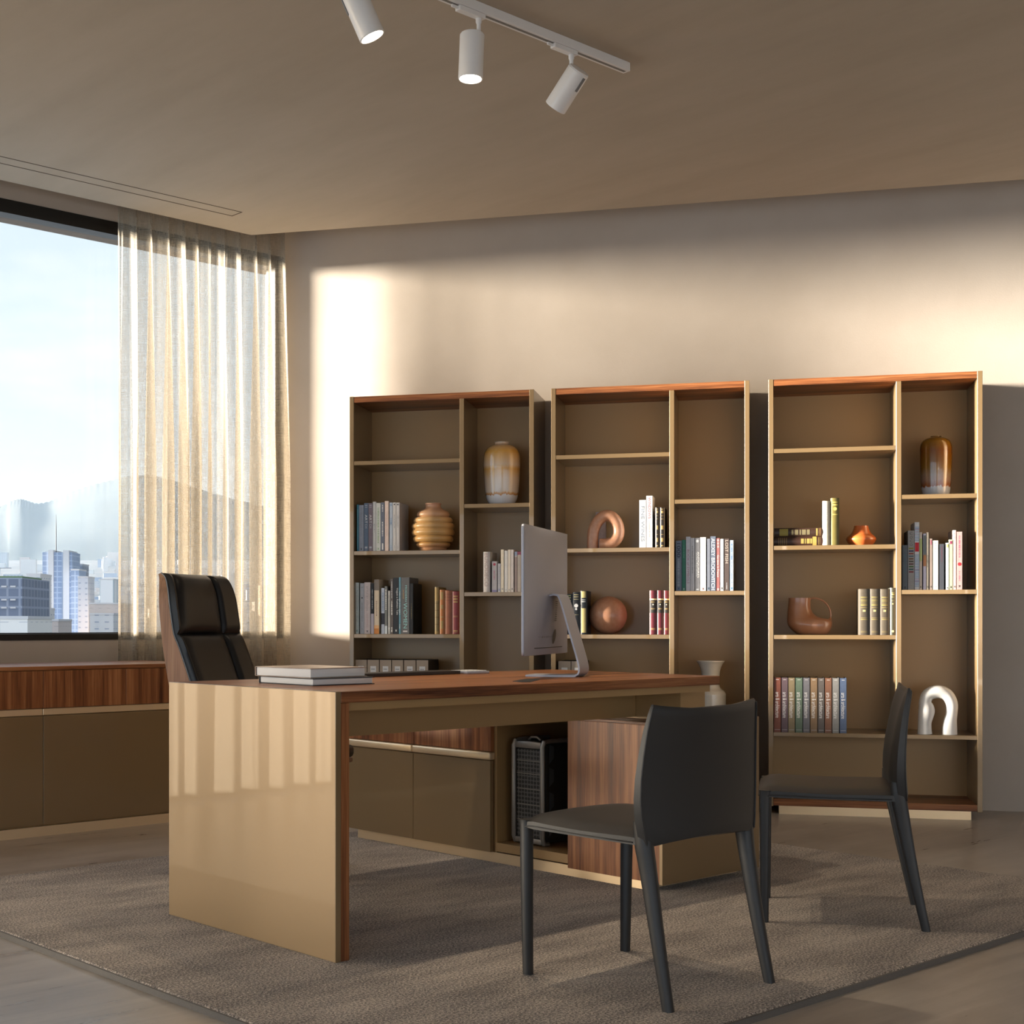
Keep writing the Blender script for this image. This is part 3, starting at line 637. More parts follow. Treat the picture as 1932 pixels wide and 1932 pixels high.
shelf_books(1, 'R2', [
 (0.734,0.771,0.215,(0.70,0.64,0.60),'white rounded book titled EURODECO',[('t','EURODECO',(0.48,0.36,0.34),0.96,0.14,0.55)],{'rounded':True}),
 (0.780,0.809,0.164,(0.44,0.42,0.44),'short grey book with a red roundel',[('o',(0.35,0.05,0.09),0.90,0.5),('l',(0.4,0.2,0.25),0.7,0.4,0.3),('b',(0.22,0.2,0.36),((0.07,0.0),),0.9)]),
 (0.812,0.829,0.152,(0.46,0.46,0.50),'shortest pale grey book on the shelf behind the monitor',[('l',GRY,0.9,0.3,0.4),('x',(0.15,0.2,0.4),0.08)]),
 (0.829,0.846,0.226,(0.76,0.68,0.55),'tall cream book right after the shortest grey one',[('x',GRY,0.07)]),
 (0.848,0.867,0.220,(0.66,0.65,0.64),'off white book slightly lower than its cream neighbours',[('o',GRY,0.05,0.35)]),
 (0.867,0.882,0.225,(0.74,0.67,0.58),'tall cream book in the middle of the pale row behind the monitor',[('x',GRY,0.05)]),
 (0.882,0.899,0.225,(0.66,0.60,0.58),'pale lilac white book with a small mark at its foot',[('l',BLK,0.09,0.05,0.4)]),
 (0.903,0.918,0.214,(0.30,0.23,0.22),'mauve brown book with a blue top band',[('b',(0.22,0.27,0.38),((1.0,0.9),),1.0),('b',(0.4,0.37,0.37),((0.9,0.87),),1.0)]),
 (0.918,0.938,0.214,(0.44,0.38,0.33),'light brown book with a maroon top band',[('b',(0.22,0.06,0.10),((1.0,0.92),),1.0),('l',GRY,0.87,0.4,0.25)]),
 (0.940,0.954,0.215,(0.68,0.68,0.66),'white book with a yellow top beside the monitor edge',[('b',(0.6,0.55,0.08),((1.0,0.9),),1.0)]),
], 'books behind the monitor')
shelf_books(2, 'S2', [
 (0.455,0.491,0.248,(0.66,0.67,0.70),'white book titled FINE WINES',[('t','FINE WINES',(0.22,0.27,0.34),0.87,0.13,0.48),('b',(0.30,0.35,0.42),((0.96,0.955),(0.94,0.935),(0.035,0.03)),0.5)]),
 (0.491,0.524,0.269,(0.70,0.69,0.71),'tall white book titled WINDOWS in red',[('t','WINDOWS',(0.42,0.10,0.12),0.97,0.56,0.42,0.02),('l',(0.6,0.35,0.35),0.5,0.2,0.18)]),
 (0.537,0.559,0.207,(0.016,0.012,0.010),'black gilt tooled book next to WINDOWS',[('b',GLD,((0.97,0.95),(0.92,0.86),(0.80,0.79),(0.72,0.71),(0.55,0.45),(0.33,0.32),(0.24,0.14),(0.06,0.03)),0.45)],old()),
 (0.560,0.586,0.206,(0.016,0.012,0.010),'black gilt tooled book nearest the divider',[('b',GLD,((0.97,0.95),(0.92,0.86),(0.80,0.79),(0.72,0.71),(0.55,0.45),(0.33,0.32),(0.24,0.14),(0.06,0.03)),0.5)],old()),
], 'books beside the looped sculpture')
v = on_shelf(2, 'S2', 0.195, 0.33)
book(v, WALL_RZ, 0.055, 0.213, 0.028, (0.46,0.34,0.32), 'pinkish book standing behind the looped clay sculpture', (), None)
shelf_books(2, 'R2', [
 (0.641,0.672,0.260,(0.20,0.24,0.32),'blue grey book numbered 1000',[('t','1000',(0.02,0.035,0.07),0.95,0.67,0.62),('l',(0.40,0.44,0.5),0.64,0.1,0.4),('x',(0.03,0.1,0.2),0.05)]),
 (0.673,0.692,0.264,(0.03,0.20,0.14),'plain green book right of the one numbered 1000',[('l',(0.15,0.4,0.3),0.9,0.65,0.3),('x',(0.5,0.6,0.6),0.04)]),
 (0.693,0.716,0.280,(0.62,0.63,0.70),'tall white book titled BOOK of SYMBOLS',[('t','BOOK of SYMBOLS',(0.38,0.18,0.26),0.76,0.14,0.5)]),
 (0.716,0.737,0.273,(0.62,0.62,0.66),'white book between BOOK of SYMBOLS and ANTIQUAIRES',[('l',GRY,0.85,0.35,0.35)]),
 (0.738,0.764,0.273,(0.22,0.22,0.235),'grey book titled ANTIQUAIRES',[('t','ANTIQUAIRES',WHT,0.74,0.25,0.46,0.14),('l',LGR,0.72,0.28,0.16,-0.18),('o',LGR,0.94,0.6),('b',LGR,((0.04,0.02),),0.5)]),
 (0.764,0.795,0.276,(0.74,0.70,0.68),'wide white book with a pale red line of lettering',[('l',(0.65,0.45,0.42),0.82,0.45,0.2),('x',(0.15,0.06,0.05),0.04)]),
 (0.799,0.816,0.268,(0.19,0.21,0.26),'plain slate book left of ALEXEY BRODOVITCH',[('x',(0.02,0.06,0.1),0.05)]),
 (0.816,0.844,0.280,(0.13,0.155,0.21),'dark slate book titled ALEXEY BRODOVITCH',[('t','ALEXEY BRODOVITCH',(0.60,0.64,0.72),0.96,0.02,0.66)]),
 (0.846,0.864,0.270,(0.34,0.13,0.13),'rose book titled Gardens in France',[('t','Gardens in France',WHT,0.68,0.26,0.5),('b',(0.55,0.36,0.36),((0.98,0.94),(0.92,0.88),(0.86,0.82),(0.05,0.01)),0.5)]),
 (0.865,0.883,0.266,(0.70,0.70,0.68),'white book between Gardens in France and LOST FISH',[('l',GRY,0.8,0.45,0.2),('x',BLK,0.05)]),
 (0.885,0.911,0.267,(0.085,0.062,0.058),'dark brown book titled LOST FISH',[('t','LOST FISH',(0.5,0.43,0.38),0.97,0.53,0.58),('l',LGR,0.16,0.04,0.15)]),
 (0.913,0.932,0.259,(0.40,0.48,0.58),'pale blue book at the end of the row after LOST FISH',[('l',BLU,0.95,0.62,0.45),('l',BLU,0.6,0.15,0.15),('x',(0.04,0.2,0.4),0.05)]),
], 'books in the narrow bay of the middle bookcase')
shelf_books(2, 'S3', [
 (0.068,0.106,0.212,(0.010,0.016,0.030),'navy book with gold bands half hidden by the monitor stand',[('b',(0.45,0.45,0.2),((0.97,0.95),(0.92,0.89),(0.85,0.83)),0.7)],old()),
 (0.107,0.149,0.221,(0.012,0.014,0.018),'black book with a white bird on its spine',[('b',(0.35,0.30,0.16),((0.95,0.93),(0.90,0.88),(0.84,0.825)),0.6),('o',(0.7,0.7,0.7),0.68,0.5),('o',(0.7,0.7,0.7),0.60,0.28),('b',(0.35,0.30,0.16),((0.47,0.46),),0.6)],old()),
 (0.150,0.185,0.228,(0.012,0.016,0.022),'black book with broad gold panels left of the sphere',[('b',(0.50,0.42,0.18),((0.99,0.84),(0.60,0.04)),0.72),('b',(0.5,0.5,0.5),((0.80,0.785),(0.76,0.74)),0.6)],old()),
], 'dark volumes beside the clay sphere')
RB = [('b',(0.75,0.62,0.35),((0.815,0.785),),1.0),('b',(0.015,0.012,0.012),((0.78,0.49),),1.0),('b',GLD,((0.755,0.745),(0.735,0.725),(0.60,0.59),(0.58,0.57),(0.145,0.13),(0.115,0.105)),0.6),('o',(0.75,0.68,0.5),0.68,0.2)]
shelf_books(2, 'S3', [
 (0.508,0.545,0.228,(0.115,0.010,0.020),'crimson bound volume of the set, the one farthest from the divider',RB,old()),
 (0.546,0.579,0.228,(0.115,0.010,0.020),'crimson bound volume in the middle of its set of three',RB,old()),
 (0.580,0.609,0.227,(0.115,0.010,0.020),'crimson bound volume of the set standing against the divider',RB,old()),
], 'crimson bound set')
shelf_books(3, 'S2', [
 (0.263,0.299,0.223,(0.66,0.60,0.46),'cream upright book beside the two lying antique books',[('l',GRY,0.95,0.55,0.35)],old()),
 (0.302,0.344,0.237,(0.13,0.105,0.022),'olive green upright book with a gold flower',[('b',(0.45,0.36,0.08),((0.92,0.90),(0.87,0.84),(0.66,0.645)),0.65),('o',(0.62,0.48,0.10),0.77,0.42)],old()),
], 'upright books beside the orange pot')
shelf_books(3, 'R2', [
 (0.643,0.668,0.222,(0.12,0.14,0.16),'slate book left of the book lettered COCO',[('l',(0.08,0.18,0.22),0.8,0.4,0.2),('x',BLK,0.05)]),
 (0.669,0.700,0.294,(0.36,0.34,0.32),'grey book lettered COCO with coloured bars',[('u','COCO',(0.07,0.07,0.07),0.98,0.73,0.42)]+[('b',cc,((z,z-0.022),),0.72) for cc,z in (((0.25,0.23,0.02),0.71),((0.02,0.02,0.08),0.666),((0.25,0.04,0.02),0.622),((0.07,0.12,0.16),0.578),((0.16,0.07,0.02),0.534),((0.06,0.05,0.03),0.49),((0.10,0.02,0.02),0.446),((0.04,0.12,0.02),0.402),((0.01,0.08,0.08),0.358),((0.22,0.02,0.03),0.314))]),
 (0.701,0.723,0.335,(0.74,0.74,0.76),'tall white book with blue and red stripes and a red label',[('b',(0.10,0.28,0.50),tuple((z,z-0.008) for z in [0.93-0.022*i for i in range(10)]+[0.52-0.021*i for i in range(23)]),0.95),('b',(0.62,0.02,0.03),((0.70,0.565),),0.85),('b',(0.60,0.25,0.36),tuple((z,z-0.006) for z in (0.9,0.86,0.82,0.30,0.16,0.13)),0.9)]),
 (0.723,0.736,0.285,(0.66,0.56,0.46),'thin cream book with a green top, right of the striped book',[('b',(0.42,0.48,0.20),((0.89,0.5),),1.0),('x',BLK,0.05)]),
 (0.740,0.755,0.278,(0.20,0.19,0.25),'lilac grey book with a brown label',[('b',(0.035,0.045,0.05),((0.97,0.62),),0.7),('b',(0.14,0.055,0.02),((0.62,0.42),),0.95)]),
 (0.756,0.767,0.284,(0.24,0.21,0.17),'thin grey tan book right of the lilac grey one',[('l',BLK,0.6,0.4,0.3),('x',BLK,0.05)]),
 (0.771,0.784,0.253,(0.28,0.22,0.19),'mauve tan book left of the cream one with blue lettering',[('b',(0.3,0.07,0.12),((0.97,0.88),),0.4),('x',BLK,0.06)]),
 (0.786,0.812,0.243,(0.70,0.62,0.53),'cream book with short blue lettering at the top of its spine',[('t','art but',(0.05,0.16,0.24),0.96,0.76,0.4),('o',GRY,0.06,0.3)]),
 (0.816,0.839,0.226,(0.045,0.050,0.062),'dark slate book in the middle of the COCO row',[('l',(0.12,0.03,0.05),0.95,0.6,0.2)]),
 (0.846,0.860,0.231,(0.66,0.66,0.64),'thin white book right of the dark slate one',[('b',(0.5,0.45,0.12),((0.97,0.9),),0.6),('l',GRY,0.8,0.45,0.2),('x',BLK,0.04)]),
 (0.861,0.879,0.247,(0.42,0.42,0.28),'pale green book with a dark red patch',[('b',(0.2,0.02,0.07),((0.97,0.91),),0.6),('x',BLK,0.05)]),
 (0.880,0.894,0.293,(0.62,0.50,0.46),'tall thin cream pink book left of the rose book',[('l',(0.5,0.15,0.2),0.95,0.85,0.3),('x',BLK,0.05)]),
 (0.895,0.923,0.285,(0.42,0.27,0.26),'rose book with a red ball on its spine',[('l',(0.40,0.03,0.10),0.93,0.55,0.25),('o',(0.40,0.01,0.02),0.44,0.62),('l',(0.45,0.06,0.12),0.32,0.16,0.2),('x',BLK,0.06)]),
], 'books in the row of COCO')
GB = [('b',(0.22,0.17,0.05),((0.83,0.81),(0.78,0.77),(0.75,0.73),(0.70,0.69),(0.665,0.635),(0.60,0.59),(0.375,0.365),(0.345,0.33),(0.085,0.08),(0.065,0.058)),0.66),('b',(0.42,0.38,0.16),((0.545,0.505),),0.28)]
shelf_books(3, 'S3', [
 (0.437,0.488,0.230,(0.075,0.060,0.042),'thick olive brown bound volume nearest the clay jug',GB,old()),
 (0.489,0.536,0.230,(0.075,0.060,0.042),'thick olive brown bound volume in the middle of three',GB,old()),
 (0.537,0.583,0.229,(0.075,0.060,0.042),'thick olive brown bound volume beside the thin green one',GB,old()),
 (0.585,0.610,0.235,(0.050,0.052,0.036),'thin dark green bound volume against the divider',[('b',(0.34,0.32,0.12),((0.9,0.89),(0.875,0.845),(0.81,0.80),(0.73,0.725)),0.66),('o',(0.36,0.34,0.16),0.66,0.3),('o',(0.36,0.34,0.2),0.08,0.5)],old()),
], 'olive bound set beside the clay jug')
AA = [((0.22,0.07,0.045),'brick red'),((0.15,0.10,0.115),'plum'),((0.26,0.20,0.115),'sand'),((0.13,0.185,0.13),'green'),((0.17,0.165,0.18),'blue grey'),((0.26,0.165,0.09),'ochre'),((0.13,0.11,0.10),'dark taupe'),((0.24,0.11,0.065),'rust'),((0.27,0.26,0.25),'pale grey'),((0.10,0.14,0.24),'blue')]
PX = [(0.026,0.061),(0.063,0.095),(0.096,0.129),(0.131,0.166),(0.168,0.201),(0.203,0.238),(0.240,0.271),(0.273,0.307),(0.309,0.342),(0.345,0.378)]
shelf_books(3, 'S4', [(a, b_, 0.275, AA[i][0], AA[i][1] + ' volume of the set lettered arts & architecture',
    [('t','arts & architecture',(0.78,0.76,0.74),0.735,0.265,0.60),('b',(0.7,0.68,0.66),((0.968,0.960),),0.45),('b',(0.55,0.53,0.52),((0.05,0.043),),0.8)]) for i, (a, b_) in enumerate(PX)], 'arts and architecture set', 0.004)
# two antique books lying flat
def flat_book(b, sh, s0, s1, y, z0, th, depth, c, label, items):
    loc = on_shelf(b, sh, s0, y)
    r = thing('book', label, 'book', (loc[0], loc[1], loc[2] + z0), WALL_RZ, 'antique books lying flat')
    L = s1 - s0; n = 8
    prof = [(-0.007*math.sin(math.pi*k/n)**0.8 if 0 < k < n else 0, th*k/n) for k in range(n+1)]
    t = 0.003
    poly = prof + [(depth, th), (depth, th-t), (t, th-t), (t, t), (depth, t), (depth, 0)]
    M_ = Matrix(((0,0,1,0),(1,0,0,0),(0,1,0,0),(0,0,0,1)))
    MB().prism(poly, 0, L, M_).build('cover', cloth(c, 0.4), r)
    MB().box(0.004, L-0.004, t+0.0002, depth-0.004, t+0.0002, th-t-0.0002).build('pages', paper, r)
    fy = lambda z: -0.007*math.sin(math.pi*min(max(z/th, 0.001), 0.999))**0.8 - 0.0005
    for cc, spans, fr in items:
        mb = MB()
        zs = [th*(0.5-fr/2)+th*fr*k/6 for k in range(7)]
        for a, b_ in spans:
            for p, q in zip(zs[:-1], zs[1:]): mb.quad((L*a, fy(p), p), (L*b_, fy(p), p), (L*b_, fy(q), q), (L*a, fy(q), q))
        mb.build('spine_print', ink(cc), r)
flat_book(3, 'S2', 0.026, 0.2625, 0.034, 0, 0.046, 0.17, (0.05,0.022,0.014), 'brown antique book lying at the bottom with a gilt corner spray',
    [((0.30,0.20,0.06),((0.10,0.11),(0.14,0.15),(0.18,0.19),(0.22,0.23),(0.26,0.27),(0.92,0.93),(0.95,0.955)),0.8),((0.36,0.26,0.06),((0.80,0.88),),0.96),((0.34,0.25,0.06),((0.56,0.62),(0.64,0.66),(0.68,0.74),(0.75,0.79)),0.55)])
flat_book(3, 'S2', 0.028, 0.262, 0.033, 0.0465, 0.0435, 0.165, (0.045,0.022,0.014), 'brown antique book lying on top with a gilt patterned spine',
    [((0.30,0.24,0.05),((0.11,0.29),),0.8),((0.17,0.14,0.07),((0.36,0.40),(0.43,0.5),(0.53,0.56),(0.58,0.66),(0.68,0.74)),0.6),((0.34,0.25,0.07),((0.87,0.905),),0.85),((0.30,0.16,0.06),((0.93,0.94),(0.96,0.97)),0.9)])

# storage boxes
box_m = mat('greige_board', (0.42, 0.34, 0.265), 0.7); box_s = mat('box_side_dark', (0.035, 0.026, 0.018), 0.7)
def storage_box(b, s0, s1, label, group):
    loc = on_shelf(b, 'S4', s0, 0.03); wd = s1 - s0 - 0.0015; h = 0.35
    r = thing('storage_box', label, 'box', loc, WALL_RZ, group)
    MB().box(0, wd, 0, 0.0025, 0, h, 0.0006, 1).build('front', box_m, r)
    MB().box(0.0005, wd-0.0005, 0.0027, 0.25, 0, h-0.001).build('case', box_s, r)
    MB().box(wd*0.26, wd*0.74, -0.001, -0.0002, h-0.155, h-0.034).build('label_card', mat('white_card', (0.78, 0.77, 0.76), 0.6), r)
    mb = MB()
    for i in range(6): mb.box(wd*(0.33+0.055*i), wd*(0.33+0.055*i+0.035), -0.0014, -0.0010, h-0.054, h-0.047)
    mb.build('lettering', ink(GRY), r)
BX = [(0.024,0.090),(0.0925,0.159),(0.162,0.228),(0.2305,0.295),(0.298,0.3645),(0.367,0.434)]
NM = ['first greige storage box from the curtain side, behind the desk', 'second greige storage box from the curtain side, behind the desk', 'third greige storage box from the curtain side, behind the desk', 'fourth greige storage box from the curtain side, behind the desk', 'fifth greige storage box from the curtain side, behind the desk', 'last of six greige storage boxes, showing its dark side']
for (a, b_), l in zip(BX, NM): storage_box(1, a, b_, l, 'storage boxes in the bookcase by the curtain')
storage_box(2, 0.033, 0.100, 'greige storage box left of the monitor stand in the middle bookcase', 'storage boxes in the middle bookcase')
storage_box(2, 0.102, 0.167, 'greige storage box partly hidden by the monitor stand', 'storage boxes in the middle bookcase')
# ------------------------------------------------------------------ ceramics on the shelves
def glaze(name, stops, h, drip=None, rough=0.12, coat=0.8):
    """glaze whose colour runs with height, with a ragged lower edge where it ran"""
    m = bpy.data.materials.new(name); m.use_nodes = True; t = m.node_tree; b = t.nodes['Principled BSDF']
    tcn = t.nodes.new('ShaderNodeTexCoord'); sp = t.nodes.new('ShaderNodeSeparateXYZ'); t.links.new(tcn.outputs['Object'], sp.inputs[0])
    mpn = t.nodes.new('ShaderNodeMapping'); mpn.inputs['Scale'].default_value = (90, 90, 5); t.links.new(tcn.outputs['Object'], mpn.inputs[0])
    nn = t.nodes.new('ShaderNodeTexNoise'); nn.inputs['Scale'].default_value = 1; nn.inputs['Detail'].default_value = 3; t.links.new(mpn.outputs[0], nn.inputs['Vector'])
    ma = t.nodes.new('ShaderNodeMath'); ma.operation = 'MULTIPLY_ADD'; ma.inputs[1].default_value = drip or 0.0; ma.inputs[2].default_value = -(drip or 0) / 2
    t.links.new(nn.outputs['Fac'], ma.inputs[0])
    ad = t.nodes.new('ShaderNodeMath'); ad.operation = 'ADD'; t.links.new(sp.outputs['Z'], ad.inputs[0]); t.links.new(ma.outputs[0], ad.inputs[1])
    mr = t.nodes.new('ShaderNodeMapRange'); mr.inputs['From Max'].default_value = h; t.links.new(ad.outputs[0], mr.inputs['Value'])
    rp = t.nodes.new('ShaderNodeValToRGB'); el = rp.color_ramp.elements
    el[0].position, el[0].color = stops[0][0], (*stops[0][1], 1); el[1].position, el[1].color = stops[-1][0], (*stops[-1][1], 1)
    for p, c in stops[1:-1]:
        e = el.new(p); e.color = (*c, 1)
    t.links.new(mr.outputs[0], rp.inputs[0]); t.links.new(rp.outputs[0], b.inputs['Base Color'])
    b.inputs['Roughness'].default_value = rough + 0.15; b.inputs['Coat Weight'].default_value = coat; b.inputs['Coat Roughness'].default_value = 0.03
    return m
def vase(name, label, cat, b, sh, s, y, prof, m, wall=0.006):
    r = thing(name, label, cat, on_shelf(b, sh, s, y), WALL_RZ)
    out = smooth_path(prof, 4)
    inn = [(max(p[0] - wall, 0.004), max(p[1], wall)) for p in out[::-1]]
    inn = [p for p in inn if p[1] > prof[-1][1] * 0.45]
    MB().lathe([(0.002, 0)] + out + inn + [(0.003, inn[-1][1])], 56).build('body', m, r, 50)
    return r
k = 2713.0
pr = [(0.070,0),(0.0735,0.004),(0.076,0.017)]
for yb, yt, rr in ((890,815,252),(815,720,300),(720,625,318),(625,540,318),(540,455,292),(455,365,244)):
    zb, zt = (948-yb)/k, (948-yt)/k; ri = (rr-22)/k
    for i in range(7):
        a = math.pi*i/6; pr.append((ri + math.sin(a)*22/k if 0 < i < 6 else ri, zb + (zt-zb)*i/6 + (0.0004 if i == 0 else 0)))
pr += [(0.066,0.222),(0.056,0.228),(0.045,0.236),(0.041,0.244),(0.0415,0.252),(0.045,0.2565),(0.044,0.261)]
rv = thing('ribbed_vase', 'honey coloured ribbed beehive vase', 'vase', on_shelf(1, 'S2', 0.438, 0.125), WALL_RZ)
inn = [(0.038, 0.259), (0.036, 0.245), (0.05, 0.22), (0.08, 0.19), (0.003, 0.188)]
MB().lathe([(0.002, 0)] + pr + inn, 64).build('body', glaze('honey_glaze', ((0.0,(0.47,0.235,0.12)),(0.10,(0.50,0.26,0.12)),(0.16,(0.56,0.31,0.10)),(0.66,(0.62,0.38,0.16)),(0.74,(0.58,0.34,0.19)),(1,(0.52,0.29,0.19))), 0.261, 0.02, 0.2, 0.35), rv, 40)
k = 1583.0
vase('amber_vase', 'tall white and amber glazed vase in the bookcase by the curtain', 'vase', 1, 'R1', 0.813, 0.15,
     [(95/k,0),(100/k,0.003),(118/k,0.018),(135/k,0.045),(147/k,0.10),(154/k,0.16),(158/k,0.218),(156/k,0.262),(146/k,0.288),(126/k,0.308),(98/k,0.321),(70/k,0.328),(62/k,0.332),(61/k,0.338),(66/k,0.342)],
     glaze('milky_amber_glaze', ((0,(0.74,0.74,0.76)),(0.145,(0.74,0.74,0.76)),(0.155,(0.50,0.20,0.04)),(0.175,(0.62,0.36,0.16)),(0.2,(0.72,0.62,0.52)),(0.40,(0.70,0.55,0.40)),(0.56,(0.64,0.36,0.10)),(0.62,(0.68,0.52,0.36)),(0.70,(0.68,0.46,0.26)),(0.84,(0.66,0.35,0.07)),(0.95,(0.62,0.42,0.24)),(1,(0.66,0.58,0.5))), 0.342, 0.03, 0.08))
k = 4521.0
vase('amber_vase', 'dark amber vase with a dripping glaze edge over a white foot', 'vase', 3, 'R1', 0.817, 0.18,
     [(275/k,0),(282/k,0.004),(305/k,0.03),(325/k,0.07),(338/k,0.12),(348/k,0.18),(350/k,0.235),(340/k,0.258),(312/k,0.276),(265/k,0.288),(200/k,0.296),(140/k,0.299),(122/k,0.302),(118/k,0.306)],
     glaze('dark_amber_glaze', ((0,(0.55,0.58,0.62)),(0.15,(0.55,0.58,0.62)),(0.165,(0.30,0.09,0.015)),(0.20,(0.28,0.12,0.06)),(0.26,(0.33,0.20,0.14)),(0.36,(0.30,0.20,0.12)),(0.46,(0.24,0.12,0.02)),(0.58,(0.22,0.09,0.008)),(0.75,(0.20,0.065,0.006)),(0.9,(0.24,0.11,0.01)),(1,(0.16,0.09,0.03))), 0.306, 0.045, 0.05))
k = 1693.0
vase('white_vase', 'white glazed vase with a flared neck, partly hidden behind the desk end', 'vase', 2, 'S4', 0.811, 0.2,
     [(126/k,0),(133/k,0.006),(134/k,0.06),(134/k,0.165),(131/k,0.182),(118/k,0.195),(95/k,0.205),(82/k,0.216),(77/k,0.235),(78/k,0.265),(82/k,0.29),(90/k,0.312),(104/k,0.332),(119/k,0.345),(124/k,0.349),(122/k,0.353)],
     mat('white_glaze', (0.62,0.59,0.53), 0.25, coat=0.6, noise=((18,18,30), 1, (0.66,0.64,0.58))))
k = 3442.0
vase('orange_pot', 'small squat orange pot', 'pot', 3, 'S2', 0.453, 0.10,
     [(185/k,0),(198/k,0.006),(228/k,0.017),(248/k,0.028),(247/k,0.036),(228/k,0.045),(195/k,0.053),(165/k,0.062),(140/k,0.075),(124/k,0.088),(117/k,0.098),(119/k,0.1)],
     mat('orange_glaze', (0.52, 0.125, 0.03), 0.3, coat=0.6, bump=(40, 0.2, 0.003)))
clay = mat('terracotta_satin', (0.54, 0.25, 0.135), 0.36, coat=0.2, noise=((55, 55, 55), 1, (0.60, 0.31, 0.185)))
sp = thing('clay_sphere', 'terracotta coloured polished sphere', 'ornament', on_shelf(2, 'S3', 0.281, 0.15), WALL_RZ)
MB().lathe([(0.1005*math.sin(math.pi*i/32), 0.1005 - 0.1005*math.cos(math.pi*i/32)) for i in range(1, 32)], 64).build('ball', clay, sp, 60)
ps = thing('loop_sculpture', 'terracotta tube sculpture bent into a loop like the letter P', 'sculpture', on_shelf(2, 'S2', 0.273, 0.105), WALL_RZ)
q = lambda x, y: ((x - 436) / 2477, 0.0, (715 - y) / 2477 + 0.0005)
stem = [q(268, 715), q(268, 640), q(269, 560), q(282, 465), q(322, 375), q(385, 305), q(450, 280), q(520, 300), q(575, 365), q(603, 450), q(600, 540), q(555, 615), q(490, 647), q(440, 653), q(400, 654), q(362, 654)]
MB().tube(smooth_path(stem, 5), 0.0305, 24).build('tube', clay, ps, 60)
ar = thing('arch_sculpture', 'white ceramic arch sculpture with a bulge on one leg', 'sculpture', on_shelf(3, 'S4', 0.812, 0.062), WALL_RZ)
pp = [(1214,1165,54),(1213,1125,51),(1214,1070,51),(1226,1000,60),(1225,965,58),(1217,915,46),(1240,862,48),(1305,838,51),(1372,860,48),(1408,925,45),(1408,1005,43),(1399,1060,48),(1395,1120,54),(1395,1165,55)]
pp = smooth_path(pp, 5)
MB().tube([((x-1308)/1555, 0, (1165-y)/1555+0.0003) for x, y, r_ in pp], [r_/1555 for x, y, r_ in pp], 24).build('arch', mat('white_ceramic', (0.80, 0.78, 0.75), 0.42, coat=0.15), ar, 60)
jg = thing('clay_jug', 'terracotta jug with a low asymmetric belly and a thin loop handle', 'jug', on_shelf(3, 'S3', 0.204, 0.14), WALL_RZ)
lv = [(0,560,1340,.055),(0.004,500,1375,.062),(0.02,385,1440,.074),(0.036,300,1478,.081),(0.052,252,1495,.083),(0.066,236,1492,.08),(0.076,235,1450,.076),(0.0815,235,1330,.071),(0.087,236,1180,.067),(0.095,238,1060,.063),(0.11,243,960,.060),(0.13,252,905,.057),(0.15,262,890,.055),(0.17,270,892,.054),(0.188,275,900,.0535)]
jx = lambda x: (x - 865) / 5692
out = [[((jx(a)+jx(b_))/2 + (jx(b_)-jx(a))/2*math.cos(2*math.pi*i/40), ry*math.sin(2*math.pi*i/40), z) for i in range(40)] for z, a, b_, ry in lv]
inr = [[((jx(a)+jx(b_))/2 + ((jx(b_)-jx(a))/2-0.005)*math.cos(2*math.pi*i/40), (ry-0.005)*math.sin(2*math.pi*i/40), z) for i in range(40)] for z, a, b_, ry in lv[:9:-1]]
MB().loft(out + inr).build('body', mat('jug_glaze', (0.52, 0.21, 0.09), 0.3, coat=0.5, noise=((14, 14, 14), 1, (0.56, 0.26, 0.14))), jg, 60)
hp = smooth_path([(870,410),(960,380),(1060,385),(1180,425),(1290,500),(1380,610),(1435,730),(1455,850),(1448,940),(1425,1010)], 4)
MB().tube([(jx(x), 0, (1440-y)/5692) for x, y in hp], [0.0045]*(len(hp)-5)+[0.005,0.006,0.008,0.011,0.014], 12, flat=1.5).build('handle', mat('jug_glaze', (0, 0, 0)), jg, 60)

# ------------------------------------------------------------------ things on the desk
ZT = 0.7752
mo = thing('computer_monitor', 'silver all in one monitor on the desk, seen from behind', 'monitor', (3.715, 3.466, ZT), R(28.5))
# local x along the width, y towards the screen side
n = 18; rings = []
def outline(y, inset):
    p = []; hw, z0, z1, rc = 0.308 - inset, 0.078 + inset, 0.528 - inset, 0.014
    for cx, cz, a0 in ((hw-rc, z1-rc, 0), (-hw+rc, z1-rc, 90), (-hw+rc, z0+rc, 180), (hw-rc, z0+rc, 270)):
        for i in range(6):
            a = R(a0 + i * 18); p.append((cx + rc*math.cos(a), y, cz + rc*math.sin(a)))
    return p
MB().loft([outline(0.009, 0.0008), outline(0.008, 0), outline(0.002, 0), outline(0.0, 0.0008)]).build('bezel', alu, mo)
bk_ = MB(); N_ = 24
grid = [[bk_.bm.verts.new((-0.3072 + 0.6144*i/N_, -0.0006 - 0.030*(math.cos(math.pi*(i/N_-0.5))**0.8 if 0 < i < N_ else 0)*(math.sin(math.pi*min(max(j/N_, 0.0001), 0.9999))**0.6 if 0 < j < N_ else 0), 0.0788 + 0.4484*j/N_)) for i in range(N_+1)] for j in range(N_+1)]
for j in range(N_):
    for i in range(N_): bk_.bm.faces.new((grid[j][i], grid[j][i+1], grid[j+1][i+1], grid[j+1][i]))
bk_.build('rear_shell', alu, mo, 60)
MB().box(-0.3, 0.3, 0.0092, 0.0098, 0.145, 0.522).build('screen', mat('dark_screen', (0.01, 0.01, 0.012), 0.08), mo)
def back_y(x, z): return -0.0006 - 0.030*max(math.cos(math.pi*(x/0.6144)), 0)**0.8*max(math.sin(math.pi*(z-0.0788)/0.4484), 0)**0.6
stn = MB(); hw = 0.072; th = 0.006
